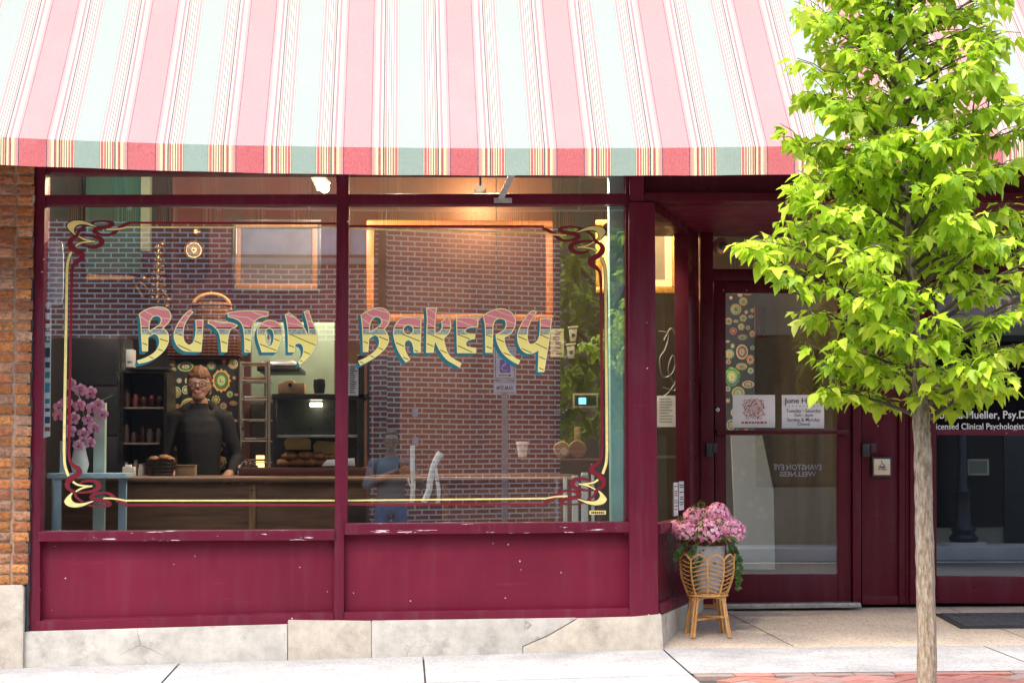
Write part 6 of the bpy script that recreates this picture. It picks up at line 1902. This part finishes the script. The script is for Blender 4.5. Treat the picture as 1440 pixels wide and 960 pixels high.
def person(label, root, face, arms, mats, classify, hairfn, glasses, scale=1., voxel=.007):
    """arms: for each side shoulder, elbow, wrist, and the direction the palm points; face = +1 looks to +Y, -1 to -Y"""
    R0 = Vector(root)
    o = thing('person', label, 'person', root)
    o.scale = (scale,) * 3
    w = lambda x, y, z: R0 + Vector((x, y * face, z))
    g = MB()
    # trunk
    loft(g, [(R0.x + x, R0.y + y * face, R0.z + z, rx, ry) for x, y, z, rx, ry in ((0, 0, .80, .08, .08), (0, -.01, .84, .15, .11), (0, -.01, .92, .17, .125), (0, .01, 1.04, .15, .115), (0, .015, 1.16, .16, .12), (0, .01, 1.28, .175, .125), (0, 0, 1.36, .175, .11), (0, -.01, 1.41, .13, .085), (0, -.01, 1.45, .07, .065), (0, 0, 1.52, .056, .058))])
    for s in (-1, 1):
        limb(g, [w(s * .09, 0, .86), w(s * .105, .015, .66), w(s * .11, .03, .48), w(s * .115, .0, .3), w(s * .12, -.01, .09)], [.09, .078, .058, .054, .04])
        limb(g, [w(s * .12, -.03, .045), w(s * .13, .09, .04), w(s * .135, .16, .03)], [.042, .04, .03])
    for sh, el, wr, pd, curl in arms:
        sh, el, wr = w(*sh), w(*el), w(*wr)
        m1 = sh.lerp(el, .5); m2 = el.lerp(wr, .45)
        limb(g, [w(0, 0, 0).lerp(sh, 1) + (Vector((R0.x, sh.y, sh.z)) - sh) * .35, sh, m1, el, m2, wr], [.06, .066, .054, .044, .042, .028])
        pd = Vector((pd[0], pd[1] * face, pd[2])).normalized()
        palm = wr + pd * .055
        limb(g, [wr, palm, wr + pd * .085], [.026, .034, .032], 10)
        up = Vector(curl); up = Vector((up.x, up.y * face, up.z)).normalized(); sd = pd.cross(up).normalized()
        for k, ln in enumerate((.066, .074, .07, .056)):
            b = wr + pd * .085 + sd * (k - 1.5) * .0185
            g.tube([b - pd * .02, b + pd * ln * .45, b + pd * ln * .75 + up * ln * .3, b + pd * ln * .8 + up * ln * .62], [.0105, .0095, .009, .0075], 8)
        tb = wr + pd * .035 - sd * .03
        g.tube([tb, tb + pd * .03 - sd * .022 + up * .008, tb + pd * .055 - sd * .022 + up * .026], [.013, .011, .009], 8)
    # head
    hc = w(0, .02, 1.62)
    def headfn(p):
        k = 1.
        if p.z < 0: k -= .12 * (-p.z) * (1 - .4 * max(0, p.y * face))
        if p.y * face < -.2: k += .05
        return k
    g.ball(hc, .078, .097, .118, 0, 24, 18, headfn)
    hd = lambda x, y, z: hc + Vector((x, y * face, z))
    g.ball(hd(0, .045, -.075), .048, .045, .04)
    g.tube([hd(0, .088, .022), hd(0, .108, -.012), hd(0, .114, -.022)], [.009, .012, .014], 8)
    for s in (-1, 1):
        g.ball(hd(s * .078, -.005, -.01), .012, .022, .032); g.ball(hd(s * .034, .079, .024), .024, .014, .01); g.ball(hd(s * .03, .066, -.03), .024, .02, .02)
    g.ball(hd(0, .086, -.052), .024, .012, .0075); g.ball(hd(0, .085, -.064), .022, .012, .0075)
    raw = g.build('tmp', [], None, keep=True, recalc=False)
    md = raw.modifiers.new('Remesh', 'REMESH'); md.mode = 'VOXEL'; md.voxel_size = voxel
    sm = raw.modifiers.new('Smooth', 'SMOOTH'); sm.iterations = 4; sm.factor = .5
    dg = bpy.context.evaluated_depsgraph_get(); dg.update()
    me = bpy.data.meshes.new_from_object(raw.evaluated_get(dg))
    bpy.data.objects.remove(raw)
    me.materials.clear()
    for m in mats: me.materials.append(m)
    for p in me.polygons:
        c = p.center - R0; p.material_index = classify(Vector((c.x, c.y * face, c.z)))
        p.use_smooth = True
    b = bpy.data.objects.new('body', me); COL.objects.link(b); b.parent = o; b.location = -R0
    g = MB(); hairfn(g, hd, face); g.build('hair', mats[-1], o, smooth=60)
    for s in (-1, 1):
        g = MB(); g.ball(hd(s * .033, .083, .008), .014, .008, .005, 0, 12, 8); g.ball(hd(s * .033, .0888, .0085), .006, .0035, .005, 1, 10, 6); g.build('eye', [m_paper, m_black], o, smooth=60)
    if glasses:
        g = MB()
        for s in (-1, 1):
            g.tube([hd(s * .036 + .026 * math.cos(q * math.pi / 10), .104, .006 + .021 * math.sin(q * math.pi / 10)) for q in range(20)], .003, 6, 0, True)
            g.tube([hd(s * .062, .102, .012), hd(s * .084, .04, .014), hd(s * .084, -.01, .008)], .0025, 5)
        g.tube([hd(-.01, .106, .012), hd(.01, .106, .012)], .0025, 5)
        g.build('glasses', m_black, o)
    return o, hd

m_skin = mk('skin', (.44, .25, .185), .5, var=.08, vs=20); m_hoody = mk('dark_hoody', (.009, .0095, .013), .85, var=.3, vs=14, bump=.4, bs=60)
m_jeans = mk('blue_jeans', (.14, .21, .36), .85, var=.25, vs=20, bump=.3, bs=200); m_lip = mk('lips', (.35, .12, .1), .5)
m_dtro = mk('dark_trousers', (.015, .015, .02), .85); m_shoe = mk('dark_shoes', (.03, .03, .03), .5)
m_hair1 = mk('auburn_hair', (.15, .058, .022), .55, var=.4, vs=40, bump=.6, bs=120); m_hair2 = mk('grey_brown_hair', (.10, .075, .055), .6, var=.4, vs=40, bump=.6, bs=120)
m_tee = mk('blue_grey_shirt', (.17, .22, .245), .85, var=.2, vs=10, bump=.3, bs=60)

def hair_short(g, hd, face):
    def fn(p):
        yy = p.y * face
        return 1.06 if (p.z > .28 + .35 * max(0, yy)) or (yy < .1 and p.z > -.55) else .8
    c = hd(0, -.004, .012); g.ball(c, .081, .099, .118, 0, 28, 20, fn)
def hair_fringe(g, hd, face):
    def fn(p):
        yy = p.y * face
        return (1.1 + .03 * math.sin(14 * p.x)) if (p.z > .30 + .25 * max(0, yy)) or (yy < .15 and p.z > -.75) else .78
    c = hd(0, -.004, .014); g.ball(c, .084, .1, .12, 0, 28, 20, fn)
    for k in range(9):
        x = -.06 + k * .015
        g.tube([hd(x, .07 - abs(x) * .4, .095 - abs(x) * .3), hd(x + .012, .094 - abs(x) * .5, .068), hd(x + .02, .097 - abs(x) * .6, .048)], [.016, .013, .006], 8)

def cls_w(c):
    if c.z > 1.49: return 3 if (abs(c.x) < .03 and 1.553 < c.z < 1.573 and c.y > .09) else 0
    if c.y > .25 and c.z < 1.2: return 0
    if c.z < .07: return 2
    if c.z < .80: return 4
    return 1
wroot = P(280, 600, 2.1); wroot.z = .06
person('person with auburn hair and black glasses in a dark hooded top looking out', (wroot.x, 2.1, .06), -1,
       [((-.18, 0, 1.375), (-.25, .06, 1.10), (-.18, .28, 1.0), (.3, 1, -.1), (.2, .3, -1)), ((.18, 0, 1.375), (.27, -.01, 1.11), (.25, .21, .99), (-.2, 1, -.12), (.1, .3, -1))],
       [m_skin, m_hoody, m_shoe, m_lip, m_dtro, m_hair1], cls_w, hair_fringe, True, .925)
wp_ = bpy.data.objects['person']
R_ = Vector((wroot.x, 2.1, .06)); g = MB()
g.tube([R_ + Vector((.115 * math.cos(q * math.pi / 12), .03 + .085 * math.sin(q * math.pi / 12), 1.425 + .045 * math.sin(q * math.pi / 12))) for q in range(24)], [.034 + .02 * max(0, math.sin(q * math.pi / 12)) for q in range(24)], 10, 0, True)
hd_ = g.build('hood', m_hoody, wp_, smooth=70); hd_.location = -R_
def cls_p(c):
    if c.z > 1.445: return 3 if (abs(c.x) < .03 and 1.553 < c.z < 1.573 and c.y > .09) else 0
    if c.y > .17 and c.z > 1.05: return 0
    if c.z < .07: return 2
    if c.z < .90: return 4
    return 1
px_, py_ = -.14, -11.2
person('person in blue grey shirt and jeans holding up a camera, reflected in the window', (px_, py_, ROADZ), 1,
       [((-.19, 0, 1.365), (-.27, .06, 1.12), (.05, .235, 1.285), (.6, .7, .2), (.7, .3, .3)), ((.19, 0, 1.365), (.33, .07, 1.12), (.235, .235, 1.285), (-.55, .75, .2), (-.6, .4, .3))],
       [m_skin, m_tee, m_shoe, m_lip, m_jeans, m_hair2], cls_p, hair_short, True, 1.035)
cam_t = thing('hand_held_camera', 'small black camera held up by the person in the blue grey shirt', 'camera', (0, -10.86, .95))
g = MB(); g.box(-.055, .055, -10.905, -10.865, .955, 1.03); g.build('camera_body', m_black, cam_t, bevel=.006)
g = MB(); g.lathe([(0, 0), (.03, 0), (.033, .03), (.028, .035), (0, .02)], (0, -10.864, .992), 24, 0, 'Y'); g.build('lens', m_black, cam_t, smooth=40)
# ------------------------------------------------------------------ daylight
w = bpy.data.worlds.new('World'); S.world = w; w.use_nodes = True
nt = w.node_tree; nt.nodes.clear()
sky = nt.nodes.new('ShaderNodeTexSky'); sky.sky_type = 'NISHITA'; sky.sun_disc = False
EL, AZ = R(62), R(28)                       # the sun stands high, behind and left of the camera
sky.sun_elevation = EL; sky.sun_rotation = math.pi + AZ
sky.air_density = 1.0; sky.dust_density = 4.0; sky.ozone_density = .6
bg = nt.nodes.new('ShaderNodeBackground'); bg.inputs[1].default_value = SKY
wo = nt.nodes.new('ShaderNodeOutputWorld')
nt.links.new(sky.outputs[0], bg.inputs[0]); nt.links.new(bg.outputs[0], wo.inputs[0])
L = bpy.data.lights.new('sun', 'SUN'); L.energy = SUN; L.angle = R(SUNANG); L.color = (1, .95, .88)
so = bpy.data.objects.new('sun', L); COL.objects.link(so)
tosun = Vector((-math.sin(AZ) * math.cos(EL), -math.cos(AZ) * math.cos(EL), math.sin(EL)))
so.rotation_euler = tosun.to_track_quat('Z', 'Y').to_euler()
so.location = (-4, -9, 12)
S.view_settings.view_transform = 'Standard'; S.view_settings.look = 'None'
S.view_settings.exposure = EXPO; S.view_settings.gamma = 1; S.view_settings.use_curve_mapping = False
S.cycles.max_bounces = 14; S.cycles.transparent_max_bounces = 24; S.cycles.glossy_bounces = 5; S.cycles.diffuse_bounces = 4
S.cycles.use_denoising = True; S.cycles.sample_clamp_indirect = 6
S.cycles.caustics_reflective = False; S.cycles.caustics_refractive = False
